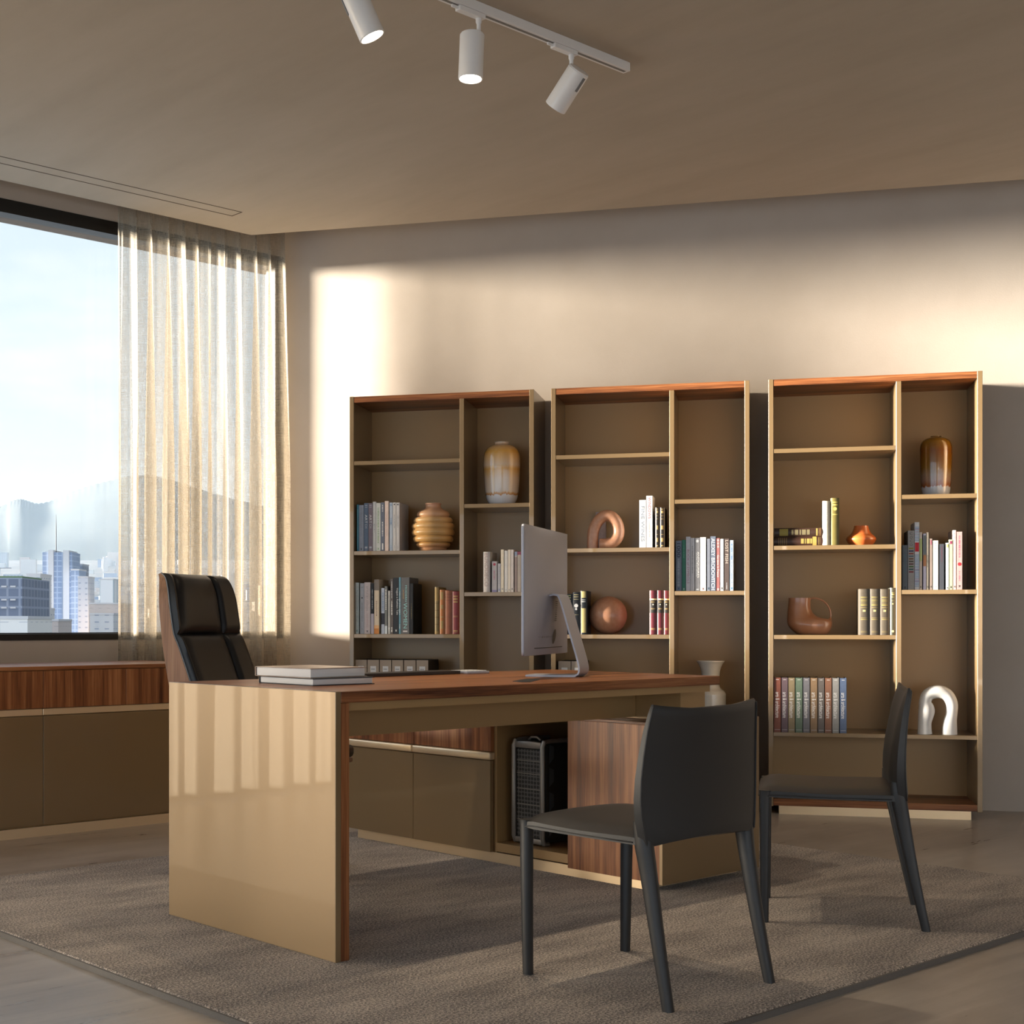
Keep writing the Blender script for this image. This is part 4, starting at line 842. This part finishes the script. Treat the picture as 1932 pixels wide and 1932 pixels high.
prof = smooth_path([(-0.028,0.288),(-0.050,0.290),(-0.066,0.272),(-0.098,0.165),(-0.130,0.055),(-0.134,0.020),(-0.122,0.006),(-0.100,0.0035),(0.06,0.0035)], 5)
def offs(p, s):
    o = []
    for i in range(len(p)):
        a = Vector(p[max(i-1,0)]); b_ = Vector(p[min(i+1,len(p)-1)]); t_ = (b_-a).normalized(); nn_ = Vector((-t_.y, t_.x)); o.append((p[i][0]+nn_.x*s, p[i][1]+nn_.y*s))
    return o
pa, pb = offs(prof, th/2), offs(prof, -th/2)
stn.loft([[(-hw, a[0], a[1]), (hw, a[0], a[1]), (hw, b_[0], b_[1]), (-hw, b_[0], b_[1])] for a, b_ in zip(pa, pb)])
stn.build('stand', alu, mo, 40)
ve = MB()
for i in range(10):
    for j in range(2):
        x, z = 0.018 + 0.016*j, 0.20 + 0.0075*i
        ve.box(x-0.0035, x+0.0035, back_y(x, z)-0.0006, back_y(x, z)+0.002, z-0.0016, z+0.0016)
ve.build('vent', darkp, mo)
sl = MB(); pts = [(-0.20 + 0.40*i/12) for i in range(13)]
for a, b_ in zip(pts[:-1], pts[1:]):
    for zz in (0.103,): sl.quad((a, back_y(a, zz)-0.0007, zz-0.0016), (b_, back_y(b_, zz)-0.0007, zz-0.0016), (b_, back_y(b_, zz+0.0)-0.0007, zz+0.0016), (a, back_y(a, zz)-0.0007, zz+0.0016))
sl.build('memory_slot', darkp, mo)
po = MB(); ring = []
for i in range(16):
    a = 2*math.pi*i/16; x, z = 0.032 + 0.024*math.cos(a), 0.142 + 0.027*math.sin(a); ring.append(po.bm.verts.new((x, back_y(x, z)-0.0009, z)))
po.bm.faces.new(ring); po.build('socket', darkp, mo)
pt = MB()
for i in range(8):
    x = -0.16 + 0.021*i; z = 0.142; pt.box(x-0.004, x+0.004, back_y(x, z)-0.0007, back_y(x, z)+0.002, z-(0.0035 if 1 < i < 6 else 0.0015), z+(0.0035 if 1 < i < 6 else 0.0015))
pt.build('port', mat('port_grey', (0.2, 0.2, 0.22), 0.4), mo)

def big_book(x, y, z, rz, L, Wd, H, cover, edge, label):
    r = thing('book', label, 'book', (x, y, z), rz, 'books stacked on the desk')
    t = 0.0022
    MB().box(0, L, 0, Wd, 0, t, 0.0008, 1).box(0, L, 0, Wd, H-t, H, 0.0008, 1).box(0, L, Wd-t, Wd, t, H-t).build('cover', cover, r)
    MB().box(0.004, L-0.005, 0.005, Wd-t-0.0005, t+0.0003, H-t-0.0003, 0.0015, 2).build('pages', edge, r)
    return r
pg = mat('white_page_block', (0.78, 0.78, 0.77), 0.8, noise=((3, 3, 900), 1, (0.70, 0.70, 0.70)))
big_book(2.602, 3.392, ZT, R(-2.0), 0.238, 0.296, 0.0225, mat('dark_cover', (0.02, 0.022, 0.03), 0.35), pg, 'dark covered large book, lower of the two lying on the desk')
big_book(2.604, 3.405, ZT+0.0228, R(1.0), 0.226, 0.285, 0.0305, mat('tan_cover', (0.42, 0.33, 0.27), 0.35, noise=((9, 9, 9), 1, (0.30, 0.21, 0.16), (0.45, 0.55))), pg, 'pale covered large book, upper of the two lying on the desk')
pd = thing('desk_pad', 'long dark desk pad near the far edge of the desk', 'desk pad', (3.09, 3.80, ZT), R(1.5))
MB().box(0, 0.53, 0, 0.10, 0, 0.013, 0.002, 1).build('tray', mat('dark_leatherette', (0.018, 0.014, 0.012), 0.5), pd)
kb = thing('keyboard', 'slim white keyboard at the end of the dark desk pad', 'keyboard', (3.63, 3.79, ZT), R(1.5))
MB().box(0, 0.12, 0, 0.105, 0, 0.010, 0.002, 2).build('base', alu, kb)
ky = MB()
for i in range(6):
    for j in range(5): ky.box(0.007+0.018*i, 0.007+0.018*i+0.015, 0.008+0.018*j, 0.008+0.018*j+0.015, 0.0095, 0.0125, 0.001, 1)
ky.build('keys', whitep, kb)

# ------------------------------------------------------------------ office chair behind the desk
oc = thing('office_chair', 'high backed black leather office chair with a wood veneer shell', 'chair', (3.175, 4.33, 0.02), R(24))
# local: sitter faces -y
HW = 0.225
back = [(0.10,0.44),(0.19,0.50),(0.222,0.60),(0.262,0.72),(0.315,0.855),(0.338,0.905),(0.352,0.98),(0.366,1.06),(0.386,1.115),(0.41,1.135)]      # leather face (y, z)
rear = [(0.10,0.40),(0.24,0.44),(0.315,0.56),(0.355,0.69),(0.385,0.84),(0.393,0.90),(0.402,0.98),(0.408,1.06),(0.414,1.11),(0.422,1.130)]
fp, rp_ = smooth_path(back, 4), smooth_path(rear, 4)
def wz(z): return HW * (1.0 if z < 1.0 else 1.0 - 0.10*((z-1.0)/0.135)**2)
sh_ = MB(); sh_.loft([[(-wz(a[1]), a[0]+0.004, a[1]), (wz(a[1]), a[0]+0.004, a[1]), (wz(b_[1]), b_[0], b_[1]), (-wz(b_[1]), b_[0], b_[1])] for a, b_ in zip(fp, rp_)])
bmesh.ops.bevel(sh_.bm, geom=[e for e in sh_.bm.edges if abs(e.verts[0].co.x-e.verts[1].co.x) < 0.02 and e.calc_face_angle(0) > 1.0], offset=0.008, segments=2, affect='EDGES')
sh_.build('shell', shell_wood, oc, 40)['label'] = 'wood veneer shell'
def cushion(i0, i1, x0, x1, thick, puff):
    m_ = MB(); seg = fp[i0:i1+1]; n_ = len(seg); NX = 10
    rows = []
    for k_, (y, z) in enumerate(seg):
        t_ = k_/(n_-1); row = []
        for j in range(NX+1):
            s_ = j/NX; w_ = wz(z)/HW
            x = (x0+(x1-x0)*s_)*w_
            e_ = (min(s_, 1-s_)*NX)**0.5 if 0 < j < NX else 0; f_ = min(1, e_) * min(1, (min(t_, 1-t_)*n_*0.7)**0.5)
            cx = (abs(x)/HW)**2*0.010            # sides wrap forward
            row.append((x, y - thick*(0.25+0.75*f_) - puff*f_*math.sin(math.pi*s_)*math.sin(math.pi*t_) - cx, z))
        rows.append(row)
    ring = []
    for (y, z), row in zip(seg, rows):
        ring.append(row + [(row[-1][0], y+0.003, z), (row[0][0], y+0.003, z)])
    return m_.loft(ring)
ic = next(i for i, p in enumerate(fp) if p[1] >= 0.896)
i_top = len(fp)-1
for x0, x1, nm in ((-HW+0.017, 0.105, 'back_cushion'), (0.107, HW, 'side_cushion'), (-HW, -HW+0.015, 'side_cushion')):
    cushion(ic, i_top, x0, x1, 0.020, 0.014 if nm == 'back_cushion' else 0.0).build(nm, bleather, oc, 60)
    cushion(3, ic, x0, x1, 0.018, 0.004).build(nm, bleather, oc, 60)
for s_ in (-1, 1): MB().tube([(s_*(wz(z)+0.001), y-0.002, z) for y, z in fp], 0.003, 8).build('piping', mat('edge_piping', (0.10, 0.115, 0.13), 0.35), oc, 60)
st = MB(); st.box(-HW, HW, -0.19, 0.13, 0.405, 0.425, 0.008, 2); st.build('seat_shell', shell_wood, oc)
MB().box(-HW+0.004, HW-0.004, -0.20, 0.16, 0.4255, 0.475, 0.018, 4).build('seat_cushion', bleather, oc, 60)
MB().lathe([(0.02,0.405),(0.02,0.27),(0.03,0.265),(0.03,0.12),(0.045,0.115),(0.05,0.085),(0.03,0.07)], 24).build('column', chrome, oc)
for i in range(5):
    a = R(-29 + 72*i); dx, dy = math.cos(a), math.sin(a)
    l = MB().tube([(dx*0.03, dy*0.03, 0.10), (dx*0.18, dy*0.18, 0.088), (dx*0.265, dy*0.265, 0.070)], [0.018, 0.014, 0.011], 10).build('base_leg', chrome, oc)
    cs = MB(); px, py = dx*0.265, dy*0.265
    for s_ in (-1, 1):
        c_ = Vector((px - dy*0.013*s_, py + dx*0.013*s_, 0.028))
        M_ = Matrix.Translation(c_) @ Vector((-dy, dx, 0)).to_track_quat('Z', 'Y').to_matrix().to_4x4()
        ringsw = [[tuple(M_ @ Vector((0.0275*math.cos(2*math.pi*q_/20), 0.0275*math.sin(2*math.pi*q_/20), zz))) for q_ in range(20)] for zz in (-0.008, 0.008)]
        cs.loft(ringsw)
    cs.tube([(px, py, 0.028), (px, py, 0.062)], 0.006, 8)
    cs.build('caster', darkp, l)

# ------------------------------------------------------------------ leather side chairs
def side_chair(label):
    r = thing('side_chair', label, 'chair', (2.957, 2.398, 0.0202), 0, 'graphite leather side chairs')
    # backrest: closed shell, outer face towards -y
    zs = [0.392, 0.40, 0.43, 0.47, 0.51, 0.56, 0.62, 0.68, 0.72, 0.738, 0.746]
    hw_ = [0.222, 0.224, 0.230, 0.236, 0.239, 0.238, 0.233, 0.226, 0.219, 0.215, 0.211]
    th_ = [0.050, 0.053, 0.055, 0.055, 0.052, 0.047, 0.040, 0.033, 0.027, 0.022, 0.012]
    yo = [-0.182, -0.183, -0.181, -0.178, -0.177, -0.178, -0.182, -0.188, -0.194, -0.196, -0.193]
    NX = 16; rings = []
    for z, h_, t_, y in zip(zs, hw_, th_, yo):
        front, rear_ = [], []
        for i in range(NX+1):
            s_ = -1 + 2*i/NX
            cv_ = 0.016*(1-s_*s_)                       # gentle hollow towards the sitter
            dip = -0.014*(1-abs(s_)**2.5)*max(0, (z-0.60)/0.146) + (0.012*(1-s_*s_) if z < 0.41 else 0)
            tt = t_*(1-0.55*abs(s_)**6)
            rear_.append((h_*s_, y - cv_, z + dip)); front.append((h_*s_, y - cv_ + tt, z + dip))
        rings.append(rear_ + front[::-1])
    MB().loft(rings).build('backrest', leather, r, 50)
    # seat: padded slab whose front corners run down into the legs
    NXs, NY = 14, 14; top, bot = [], []
    def sy(t_): return -0.150 + 0.410*t_
    rings = []
    for j in range(NY+1):
        t_ = j/NY; y = sy(t_); hwid = 0.226 - 0.004*t_
        a_, b_ = [], []
        for i in range(NXs+1):
            s_ = -1 + 2*i/NXs
            edge = 0.014*abs(s_)**8 + (0.020*max(0, (t_-0.86)/0.14)**2.2)
            zt = 0.434 + 0.010*(1-t_)*(-0.6) + 0.006*(1-s_*s_) - edge - 0.010*math.sin(math.pi*min(1, (1-t_)*1.1))*0.5
            zb = 0.392 + 0.004*abs(s_)**4 + 0.006*max(0, (t_-0.86)/0.14)
            a_.append((hwid*s_*(1-0.02*max(0, (t_-0.9)/0.1)**2), y, zt)); b_.append((hwid*s_*(1-0.02*max(0, (t_-0.9)/0.1)**2), y, zb))
        rings.append(a_ + b_[::-1])
    MB().loft(rings).build('seat', leather, r, 50)
    def leg(path):
        rr = []
        for (x, y, z, a, b_) in path:
            p = []
            for q_ in range(16):
                an = 2*math.pi*q_/16; c_, s_ = math.cos(an), math.sin(an)
                p.append((x + a*math.copysign(abs(c_)**0.6, c_), y + b_*math.copysign(abs(s_)**0.6, s_), z))
            rr.append(p)
        return MB().loft(rr)
    for s_ in (-1, 1):
        leg(smooth_path([(s_*0.2085, 0.239, 0.418, 0.017, 0.019), (s_*0.2085, 0.240, 0.385, 0.0155, 0.0165), (s_*0.206, 0.241, 0.2, 0.0145, 0.0145), (s_*0.202, 0.241, 0.0, 0.0125, 0.0125)], 4)).build('leg', leather, r, 50)
        leg(smooth_path([(s_*0.208, -0.158, 0.455, 0.020, 0.022), (s_*0.2085, -0.162, 0.40, 0.0185, 0.0235), (s_*0.2065, -0.176, 0.32, 0.0165, 0.021), (s_*0.208, -0.204, 0.17, 0.0145, 0.017), (s_*0.212, -0.240, 0.0, 0.0125, 0.0135)], 4)).build('leg', leather, r, 50)
    for s_ in (-1, 1):
        pp_ = MB(); pp_.tube([(s_*(h_+0.0005), y - 0.0005, z + (-0.0)) for z, h_, y in zip(zs[1:-1], hw_[1:-1], yo[1:-1])], 0.0022, 6)
        pp_.build('seam', seam_m, r, 60)
        pp_ = MB(); pp_.tube(smooth_path([(s_*0.2265, -0.14, 0.402), (s_*0.225, 0.05, 0.401), (s_*0.2235, 0.20, 0.404), (s_*0.2235, 0.232, 0.400)], 3), 0.0018, 6)
        pp_.build('seam', seam_m, r, 60)
    return r
ch1 = side_chair('graphite leather side chair nearest the camera, its back turned')
ch2 = copy_tree(ch1)
ch2.rotation_euler = (0, 0, R(33.4)); ch2['label'] = 'graphite leather side chair seen in profile in front of the far bookcase'
_F = Vector((-0.5504, 0.8349)); _R = Vector((0.8349, 0.5504))
_c = _R * (4.594 + 0.212) + _F * (-0.157)
ch2.location = (_c.x, _c.y, 0.0202)

# ------------------------------------------------------------------ track and spotlights
tk = thing('track_rail', 'white lighting track fixed to the ceiling', 'track', (4.19, 3.492, CZ))
rl = MB(); rl.box(-3.0, 0, -0.017, 0.017, -0.033, -0.0003, 0.001, 1); rl.build('rail', whitep, tk)
gv = MB(); gv.box(-3.0, -0.012, -0.006, 0.006, -0.0336, -0.0328); gv.build('groove', mat('groove_grey', (0.18, 0.165, 0.15), 0.6), tk)
lens_m = mat('lit_lens', (1, 1, 1), 0.4, emit=(1.0, 0.90, 0.74), es=14)
def spotlight(u, lean, azim, lit, label, head_len=0.158, rad=0.0425):
    r = thing('spotlight', label, 'spotlight', (u, 3.492, CZ-0.0337), 0, 'white cylinder spotlights on the ceiling track')
    ad = MB(); ad.box(-0.10, 0.022, -0.013, 0.013, -0.016, 0.0, 0.001, 1); ad.box(-0.128, -0.10, -0.003, 0.003, -0.012, -0.003)
    ad.build('adapter', whitep, r)
    MB().lathe([(0.0105, -0.0165), (0.0105, -0.03), (0.0075, -0.036), (0.0075, -0.085)], 20).build('stem', whitep, r)
    piv = Vector((0, 0, -0.088))
    axis = Vector((math.sin(R(lean))*math.cos(R(azim)), math.sin(R(lean))*math.sin(R(azim)), -math.cos(R(lean))))
    q_ = axis.to_track_quat('Z', 'Y').to_matrix().to_4x4()
    off = Vector((axis.z, 0, 0)) * 0
    side = Vector((-math.cos(R(azim)), -math.sin(R(azim)), 0)) * 0.028 if lean > 5 else Vector((-0.028, 0.004, 0))
    M_ = Matrix.Translation(piv + side) @ q_ @ Matrix.Translation((0, 0, -0.012))
    hd = MB(); hd.lathe([(0.002, 0.0), (rad-0.004, 0.0), (rad-0.002, 0.002), (rad-0.002, 0.0045), (rad, 0.005), (rad, head_len-0.002), (rad-0.002, head_len), (rad-0.004, head_len), (rad-0.006, head_len-0.012), (rad-0.012, head_len-0.03), (0.002, head_len-0.032)], 40)
    for v in hd.bm.verts: v.co = M_ @ v.co
    hd.build('head', whitep, r, 40)
    br = MB(); br.box(-0.006, 0.006, -rad-0.002, -rad+0.003, 0.012, 0.066)
    for v in br.bm.verts: v.co = M_ @ v.co
    br.build('bracket', mat('bracket_grey', (0.16, 0.16, 0.165), 0.4), r)
    ln = MB(); ln.lathe([(0.001, 0), (rad-0.0085, 0), (rad-0.0085, 0.0012), (0.001, 0.0012)], 32, (0, 0, head_len-0.0135))
    for v in ln.bm.verts: v.co = M_ @ v.co
    ln.build('lens', lens_m if lit else mat('dull_lens', (0.5, 0.5, 0.5), 0.2), r)
    if lit:
        ld = bpy.data.lights.new('spot_lamp', 'SPOT'); lo = bpy.data.objects.new('spot_lamp', ld); col.objects.link(lo); lo.parent = r
        ld.energy = lit; ld.spot_size = R(62); ld.spot_blend = 0.7; ld.shadow_soft_size = 0.03; ld.color = (1.0, 0.84, 0.62)
        lo.location = M_ @ Vector((0, 0, head_len + 0.004)); lo.rotation_euler = axis.to_track_quat('-Z', 'Y').to_euler()
    return r
spotlight(2.88, 24, -35, 60, 'lit white spotlight cut by the upper picture edge, leaning towards the room')
spotlight(3.40, 3, 180, 60, 'lit white spotlight hanging straight down in the middle of the track')
spotlight(3.875, 45, 95, 20, 'white spotlight nearest the track end, tilted to show its capped back')
# ------------------------------------------------------------------ the city beyond the window (camera heading is used only to lay out the streets)
CA = R(CAM_ANG); CX_ = Vector((math.sin(CA), -math.cos(CA))); CZ_ = Vector((math.cos(CA), math.sin(CA)))
def far(px, dist): x = (px - 763.21) / 2656.88 * dist; v = CX_ * x + CZ_ * dist; return v
def hz(py, dist): return 0.97 + (1173.24 - py) / 2656.88 * dist
GROUND = -62.0
def facade(name, c, glassc, sx, sz, mort=0.12):
    m = bpy.data.materials.new(name); m.use_nodes = True; t = m.node_tree; b = t.nodes['Principled BSDF']
    tcn = t.nodes.new('ShaderNodeTexCoord'); sp = t.nodes.new('ShaderNodeSeparateXYZ'); t.links.new(tcn.outputs['Object'], sp.inputs[0])
    ad = t.nodes.new('ShaderNodeMath'); ad.operation = 'ADD'; t.links.new(sp.outputs['X'], ad.inputs[0]); t.links.new(sp.outputs['Y'], ad.inputs[1])
    cb = t.nodes.new('ShaderNodeCombineXYZ'); t.links.new(ad.outputs[0], cb.inputs['X']); t.links.new(sp.outputs['Z'], cb.inputs['Y'])
    br = t.nodes.new('ShaderNodeTexBrick'); br.offset = 0; br.inputs['Scale'].default_value = 1
    br.inputs['Brick Width'].default_value = sx; br.inputs['Row Height'].default_value = sz; br.inputs['Mortar Size'].default_value = mort * sz
    br.inputs['Color1'].default_value = (*glassc, 1); br.inputs['Color2'].default_value = tuple(x * 0.85 for x in glassc) + (1,); br.inputs['Mortar'].default_value = (*c, 1)
    t.links.new(cb.outputs[0], br.inputs['Vector']); t.links.new(br.outputs['Color'], b.inputs['Base Color']); b.inputs['Roughness'].default_value = 0.7
    return m
pale = facade('pale_facade', (0.40, 0.39, 0.385), (0.17, 0.20, 0.26), 5, 3.4, 0.45)
dark_f = facade('dark_facade', (0.17, 0.19, 0.24), (0.09, 0.11, 0.16), 4.5, 3.6, 0.12)
blue_f = facade('blue_glass_facade', (0.26, 0.31, 0.40), (0.17, 0.22, 0.32), 3.2, 3.4, 0.1)
warm_f = facade('warm_facade', (0.38, 0.315, 0.28), (0.20, 0.19, 0.20), 5, 3.3, 0.5)
conc = mat('pale_concrete', (0.40, 0.385, 0.38), 0.8); roof_m = mat('roof_grey', (0.30, 0.30, 0.31), 0.9); terr = mat('tile_roof', (0.42, 0.22, 0.16), 0.9)
green_m = mat('roof_green', (0.10, 0.16, 0.07), 0.9)
def bld(px0, px1, py, dist, deep, m, label, cat='building', name='building', group=None, rot=0, roof=True):
    a, b_ = far(px0, dist), far(px1, dist); w_ = (b_ - a).length; c_ = (a + b_) / 2
    r = thing(name, label, cat, (c_.x, c_.y, GROUND), CA - math.pi/2 + rot, group)
    h_ = hz(py, dist) - GROUND
    MB().box(-w_/2, w_/2, 0, deep, 0, h_).build('walls', m, r)
    if roof: MB().box(-w_/2-0.2, w_/2+0.2, -0.2, deep+0.2, h_, h_+0.9).build('parapet', conc if m is not dark_f else roof_m, r)
    return r, w_, h_
# twin slab tower with antenna
D_ = 900; r, w_, h_ = bld(80, 136, 1042, D_, 22, blue_f, 'tall tower with two pale slabs and a thin antenna', 'tower', 'tower', roof=False)
u = D_ / 2656.88
MB().box(12*u-w_/2, 21.5*u-w_/2, -1.5, 22, 0, h_+1.4).build('slab', conc, r); MB().box(40*u-w_/2, 51*u-w_/2, -1.5, 22, 0, h_+1.2).build('slab', conc, r)
MB().box(0*u-w_/2, 11.5*u-w_/2, -0.6, 20, 0, h_-53*u).build('glass_bay', facade('bay_facade', (0.25, 0.34, 0.42), (0.16, 0.25, 0.34), 4, 3.4, 0.1), r)
MB().lathe([(0.35, h_), (0.3, h_+15), (0.1, h_+73*u)], 8, (21.5*u-w_/2, 6, 0)).build('antenna', mat('mast_grey', (0.015, 0.017, 0.02), 0.6), r)
bld(134, 149, 1076, 880, 20, blue_f, 'blue glass block directly right of the twin slab tower')
bld(143, 155, 1066, 950, 20, dark_f, 'dark slender block behind the blue glass one')
bld(147, 166, 1090, 860, 18, facade('grey_facade', (0.36, 0.37, 0.40), (0.22, 0.25, 0.30), 4, 3.4, 0.4), 'grey block with ribbed front at the right of the tower group')
r, w_, h_ = bld(-60, 42, 1090, 520, 40, dark_f, 'broad dark stepped building at the left window edge', roof=False)
u = 520 / 2656.88
MB().box(w_/2-60*u, w_/2-8*u, 6, 34, h_, h_+4*u).build('roof_garden', green_m, r)
for zz in (18, 43, 58):
    mb = MB(); 
    for i in range(5): mb.box(w_/2-(90-17*i)*u, w_/2-(80-17*i)*u, -0.5, 0, h_-zz*u, h_-(zz-3)*u)
    mb.build('balcony', conc, r)
MB().box(-6, -5.2, 8, 9, h_, h_+20*u).box(-14, 3.5, 8.2, 8.8, h_+19*u, h_+20.5*u).build('crane_mast', roof_m, r)
r, w_, h_ = bld(50, 76, 1085, 760, 24, pale, 'white apartment block between the dark building and the tower')
r, w_, h_ = bld(188, 214, 1094, 1150, 30, facade('white_frame_facade', (0.52, 0.51, 0.50), (0.30, 0.35, 0.36), 14, 60, 0.09), 'white framed block at the right edge of the glass')
bld(0, 52, 1168, 430, 30, facade('cream_facade', (0.55, 0.52, 0.48), (0.30, 0.31, 0.34), 6, 3.4, 0.5), 'low cream block in the lower left corner of the window')
bld(80, 110, 1172, 600, 24, warm_f, 'low warm block in front of the twin slab tower')
bld(168, 225, 1140, 820, 40, warm_f, 'wide low block with reddish upper floors right of the tower group')
bld(170, 214, 1160, 700, 30, pale, 'low pale block under the reddish one')
bld(44, 72, 1150, 640, 30, pale, 'low pale block under the white apartment block')
# the mass of the distant city, each block of its own
rnd = random.Random(12)
SLOPE = 0.0725
def ground_z(dist): return GROUND + max(0, dist - 1200) * SLOPE
fac = [pale, pale, warm_f, blue_f, conc, facade('grey_blue_facade', (0.28, 0.30, 0.33), (0.17, 0.2, 0.25), 6, 4, 0.4), facade('light_facade', (0.42, 0.40, 0.385), (0.25, 0.25, 0.27), 6, 4, 0.5)]
for i in range(170):
    dist = 1250 * (4.0 ** rnd.random()) if i > 25 else rnd.uniform(700, 1200)
    px = rnd.uniform(-60, 520 if i % 3 == 0 else 225); wm_ = rnd.uniform(14, 46) if dist > 1200 else rnd.uniform(16, 30)
    zt_ = ground_z(dist) + (rnd.uniform(8, 26) + (rnd.uniform(15, 40) if rnd.random() < 0.18 else 0) if dist > 1200 else rnd.uniform(22, 50))
    v_ = far(px, dist); z0_ = ground_z(dist) - 6
    r = thing('building', 'one of many low hazy blocks in the distant city beyond the window', 'building', (v_.x, v_.y, z0_), CA - math.pi/2 + rnd.uniform(0.03, 0.3), 'distant city blocks')
    MB().box(0, wm_, 0, rnd.uniform(12, 30), 0, zt_ - z0_).build('walls', rnd.choice(fac), r)
# ground rising gently to the hills, and the mountain ridge
gd = MB()
def cw(px, dist, z): v = far(px, dist); return (v.x, v.y, z)
rows = []
for dist in (300, 1200, 1800, 2600, 3600, 5200):
    zz = GROUND if dist <= 1200 else GROUND + (dist-1200)*SLOPE
    rows.append([gd.bm.verts.new(cw(p, dist, zz)) for p in range(-900, 1300, 100)])
for a, b_ in zip(rows[:-1], rows[1:]):
    for i in range(len(a)-1): gd.bm.faces.new((a[i], a[i+1], b_[i+1], b_[i]))
struct(gd.build('ground', mat('city_ground', (0.10, 0.105, 0.11), 0.9, noise=((0.01, 0.01, 0.01), 1, (0.16, 0.15, 0.145)))))
ridge = [(-900,1000),(-600,960),(-300,985),(-100,965),(0,955),(20,946),(38,942),(52,945),(70,950),(95,946),(120,936),(150,924),(180,914),(214,906),(260,896),(320,905),(400,930),(520,960),(700,990),(1000,1020),(1300,1060)]
rs = smooth_path(ridge, 8)
mt = MB(); rows = []
for k_ in range(9):
    t_ = k_/8; dist = 5200 + 1800*t_
    row = []
    for j, (px, py) in enumerate(rs):
        ztop = hz(py, 7000); z0_ = GROUND + 4000*SLOPE - 20
        rg_ = 1.5*math.sin(px*0.05+k_*1.3)
        row.append(mt.bm.verts.new(cw(px, dist, z0_ + (ztop - z0_)*t_**0.8 + (rg_ if 0 < k_ < 8 else (3*math.sin(j*2.1) if k_ == 8 else 0)))))
    rows.append(row)
for a, b_ in zip(rows[:-1], rows[1:]):
    for i in range(len(a)-1): mt.bm.faces.new((a[i], a[i+1], b_[i+1], b_[i]))
mo_ = mt.build('mountain_ridge', mat('wooded_slope', (0.035, 0.05, 0.055), 0.95, noise=((0.004, 0.004, 0.004), 1, (0.045, 0.06, 0.06))), None, 60)
tag(mo_, 'long hazy mountain ridge beyond the city', 'mountain')
# haze lying over the far city: a real bank of mist in front of the hills
hm = bpy.data.materials.new('valley_haze'); hm.use_nodes = True; t = hm.node_tree; t.nodes.clear()
o_ = t.nodes.new('ShaderNodeOutputMaterial'); vs_ = t.nodes.new('ShaderNodeVolumeScatter'); vs_.inputs['Color'].default_value = (0.62, 0.80, 1.0, 1); vs_.inputs['Density'].default_value = 0.000040; vs_.inputs['Anisotropy'].default_value = 0.0
t.links.new(vs_.outputs[0], o_.inputs['Volume'])
hb = MB(); pts = [far(-150, 380), far(640, 380), far(620, 4900), far(-120, 4900)]
hb.prism([(p.x, p.y) for p in pts], GROUND + 1, 470)
ho = hb.build('haze', hm); ho['kind'] = 'stuff'; tag(ho, 'pale blue haze lying over the far city and hills', 'haze')
